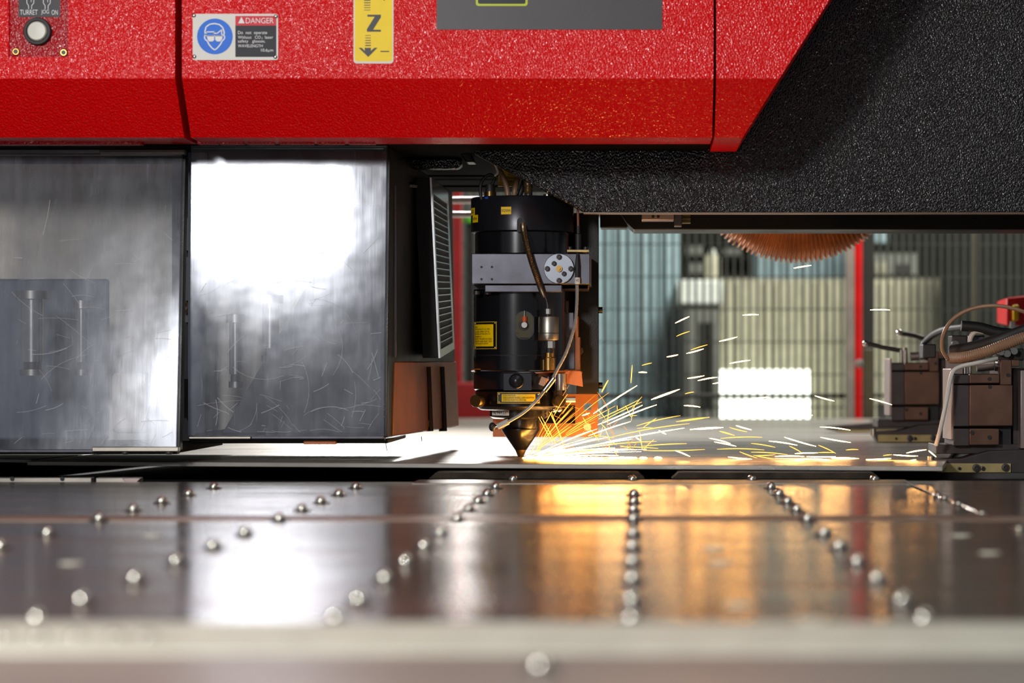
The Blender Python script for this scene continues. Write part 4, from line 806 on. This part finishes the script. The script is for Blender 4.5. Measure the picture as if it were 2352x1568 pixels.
# ------------------------------------------------------------------ cut, sparks and their light
DS = 3.79
kf = MB(); x = 1208
while x < 1330: kf.ball(P(x, 1052, DS), 0.0045*R.uniform(0.7, 1.25), 1.6, 1.3, 0.7, 10, 6); x += 6
for x in (1338, 1346, 1358, 1366, 1374, 1381, 1404, 1413, 1421, 1428, 1440, 1449, 1458, 1476, 1481, 1510, 1514): kf.ball(P(x, 1053, DS), 0.0038*R.uniform(0.8, 1.1), 1.3, 1.2, 0.75, 10, 6)
tag(kf.build('molten_cut', M['hot']), 'white-hot molten line of the cut on the sheet', 'molten metal', None, 'stuff')
def streak(mb, x0, y0, x1, y1, wd, d0=DS, d1=None, sag=0.0):
    d1 = d0 if d1 is None else d1; a, b = P(x0, y0, d0), P(x1, y1, d1); L = (b-a).length; n = 5
    pts = [a.lerp(b, i/n) + Vector((0, 0, sag*L*4*(i/n)*(1-i/n))) for i in range(n+1)]; w_ = wd*DS/F*0.5
    mb.tube(pts, [w_*k for k in (0.35, 0.9, 1.0, 1.0, 0.85, 0.3)], 5)
A7 = [(535,845,625,803),(542,930,628,898),(818,962,933,934),(634,1018,742,984),(607,1040,718,1010),(480,1062,553,1048),(320,1117,384,1101),(300,1162,352,1163),(884,1105,1018,1083),(968,794,1071,791),(1297,492,1410,474),(1788,761,1915,761),(614,1200,721,1183),(680,1215,805,1193),(776,1235,910,1215),(850,1243,1000,1220),(381,1336,563,1270),(597,1300,655,1288),(590,1375,695,1385),(913,1355,1136,1320),(1432,1312,1557,1346),(1785,1330,1928,1370),(1240,1423,1418,1438),(258,1115,250,1230),(104,1212,63,1290),(1465,1512,1660,1533),(632,1527,843,1516),(925,1503,1024,1531),(884,1516,997,1544),(543,1478,755,1449),(820,1540,915,1566)]
A6 = [(113,611,305,660),(160,645,356,684),(205,548,342,588),(215,614,590,603),(490,658,710,694),(650,638,907,675),(790,602,1075,685),(185,711,610,717),(1115,603,1387,650),(835,683,940,738),(1097,675,1253,748),(1345,718,1456,714),(387,733,545,790),(490,737,820,760),(510,765,745,805),(525,768,707,760),(885,750,1090,744),(1090,742,1240,742),(285,780,500,800),(705,776,970,776),(990,776,1252,778),(680,796,860,796),(865,800,1200,805),(1215,790,1490,800),(1228,820,1490,803),(1250,822,1600,826),(1525,803,1750,793),(1630,812,1820,815),(1890,745,2068,716),(2090,725,2157,780),(1770,760,1993,772),(1680,768,1760,760),(1850,835,1975,803),(1960,822,2075,810),(945,815,1150,812),(300,812,400,818)]
A3 = [(1030,392,1424,138),(1552,265,1807,171),(1070,490,1472,315),(1155,490,1600,311),(985,590,1365,462),(1105,196,1163,88),(1368,115,1378,0),(1075,440,1445,263),(1110,460,1468,285),(1008,680,1850,520),(1775,464,2075,424),(1480,515,1597,432),(1420,500,1815,408),(1180,605,1895,480),(1900,535,2200,515),(1620,541,1685,576),(1413,605,1457,634),(910,722,1225,700),(930,408,998,384),(1770,724,1900,776),(1475,683,1870,660),(1480,722,2035,712),(1270,688,1615,704),(1180,668,1600,640)]
white7 = {0,2,4,5,7,8,9,10,11,12,13,14,15,16,18,19,20,21,22,25,26,27}; white6 = {0,1,5,6,8,16,18,19,20,21,22,23,26,28,29,30,32,33}; white3 = {0,1,2,3,4,9,14,15,16,17,18,19}
def spark_words(x0, y0, x1, y1, wt):
    L = math.hypot(x1-x0, y1-y0); an = math.degrees(math.atan2(y0-y1, x1-x0)); x, y = (x0+x1)/2, (y0+y1)/2
    w1 = 'long' if L > 75 else 'medium' if L > 38 else 'short'
    w2 = 'level' if abs(an) < 4 else 'steep' if abs(an) > 50 else 'rising' if an > 0 else 'falling'
    if y < 640: w3 = 'just under the duct'
    elif x > 1990 and y < 1000: w3 = 'near the dark column' if y < 800 else 'beside the middle clamp body'
    elif y < 960: w3 = ('against the upper blue-grey sheeting' if y < 820 else 'against the lower blue-grey sheeting') if x < 1560 else ('against the dark cabinet' if x < 1650 else 'against the cream sheeting') if y < 850 else 'against the bright opening' if x < 1800 else 'by the slim red post'
    elif y < 1000: w3 = 'over the far half of the sheet' if x > 1620 else 'beside the orange-lit bracket'
    elif x < 1600: w3 = 'low beside the cut line'
    elif y < 1035: w3 = 'over the middle of the sheet' if x < 1800 else 'before the rear clamp jaw'
    else: w3 = 'grazing the sheet' if x < 1950 else 'at the tip of the nearest clamp jaw'
    return f"{w1} {w2} {'white-hot' if wt else 'orange'} spark {w3}"
def flying(lst, off, sc, white):
    for i, (a, b, c, d) in enumerate(lst):
        wt = i in white; mb = MB(); dd = DS + R.uniform(-0.10, 0.12); x0, y0, x1, y1 = off[0]+a/sc, off[1]+b/sc, off[0]+c/sc, off[1]+d/sc
        if max(y0, y1) > 1040: dd = DS + R.uniform(-0.12, 0.0)
        streak(mb, x0, y0, x1, y1, 2.6 if wt else 1.8, dd, dd + R.uniform(-0.02, 0.02), R.choice((-0.012, 0.012, 0.02)))
        tag(mb.build('flying_spark', M['spark' if wt else 'spark_o']), spark_words(x0, y0, x1, y1, wt), 'spark', 'single sparks flying off the cut')
flying(A7, (1360, 440), 2.8, white7)
flying(A6, (1600, 850), 3.92, white6)
flying(A3, (1100, 850), 3.92, white3)
same = {}
for o in SC.objects:
    if o.name.startswith('flying_spark'): same.setdefault(o['label'], []).append(o)
for lb, os_ in same.items():
    if len(os_) > 1:
        for w_, o in zip(('first', 'second', 'third', 'fourth', 'fifth', 'sixth', 'seventh', 'eighth'), sorted(os_, key=lambda o: o.location.x)): o['label'] = lb + ', ' + w_ + ' from the head'
for nm, mt, cnt, lb in (('spark_burst', 'spark', 18, 'dense white-hot spark burst fanning from the nozzle tip'), ('spark_spray', 'spark_o', 46, 'tangle of orange sparks bouncing behind the burst'), ('ember_spray', 'spark_d', 50, 'faint dark-orange spark threads around the nozzle')):
    mb = MB()
    for i in range(cnt):
        if nm == 'spark_burst':
            an = math.radians(abs(R.gauss(0, 13)) + 1); L = R.uniform(60, 190) * (1.2 if an < 0.2 else 1); st = R.uniform(0, 70); ox, oy = 1212, 1050
            streak(mb, ox+st*math.cos(an), oy-st*math.sin(an), ox+(st+L)*math.cos(an), oy-(st+L)*math.sin(an), R.uniform(1.3, 2.5), DS, DS+R.uniform(-0.1, 0.1), 0.01)
        elif i % 2:
            an = math.radians(R.uniform(4, 62) if nm != 'spark_burst' else 20); L = R.uniform(40, 170)*(1.2-an*0.6); st = R.uniform(0, 130)
            streak(mb, 1212+st*math.cos(an), 1050-st*math.sin(an), 1212+(st+L)*math.cos(an), 1050-(st+L)*math.sin(an), R.uniform(0.8, 1.4), DS, DS+R.uniform(-0.1, 0.1), 0.015)
        else:
            x, y = R.gauss(1395, 55), R.uniform(930, 1045); an = math.radians(R.choice((R.uniform(40, 130), R.uniform(-70, 20)))); L = R.uniform(10, 48)
            streak(mb, x, y, x+L*math.cos(an), y-L*math.sin(an), R.uniform(0.8, 1.7), DS+R.uniform(-0.1, 0.1), None, 0.03)
    tag(mb.build(nm, M[mt]), lb, 'sparks', None, 'stuff')
mb = MB()
for a in ((1237,957,1270,1018),(1243,956,1277,1020),(1262,945,1293,1012),(1266,945,1297,1030),(1232,1035,1266,975),(1233,1042,1258,1004)): streak(mb, *a, 1.8, 3.77, 3.77)
tag(mb.build('falling_sparks', M['spark_o']), 'few orange sparks dropping past the nozzle cone', 'sparks', None, 'stuff')
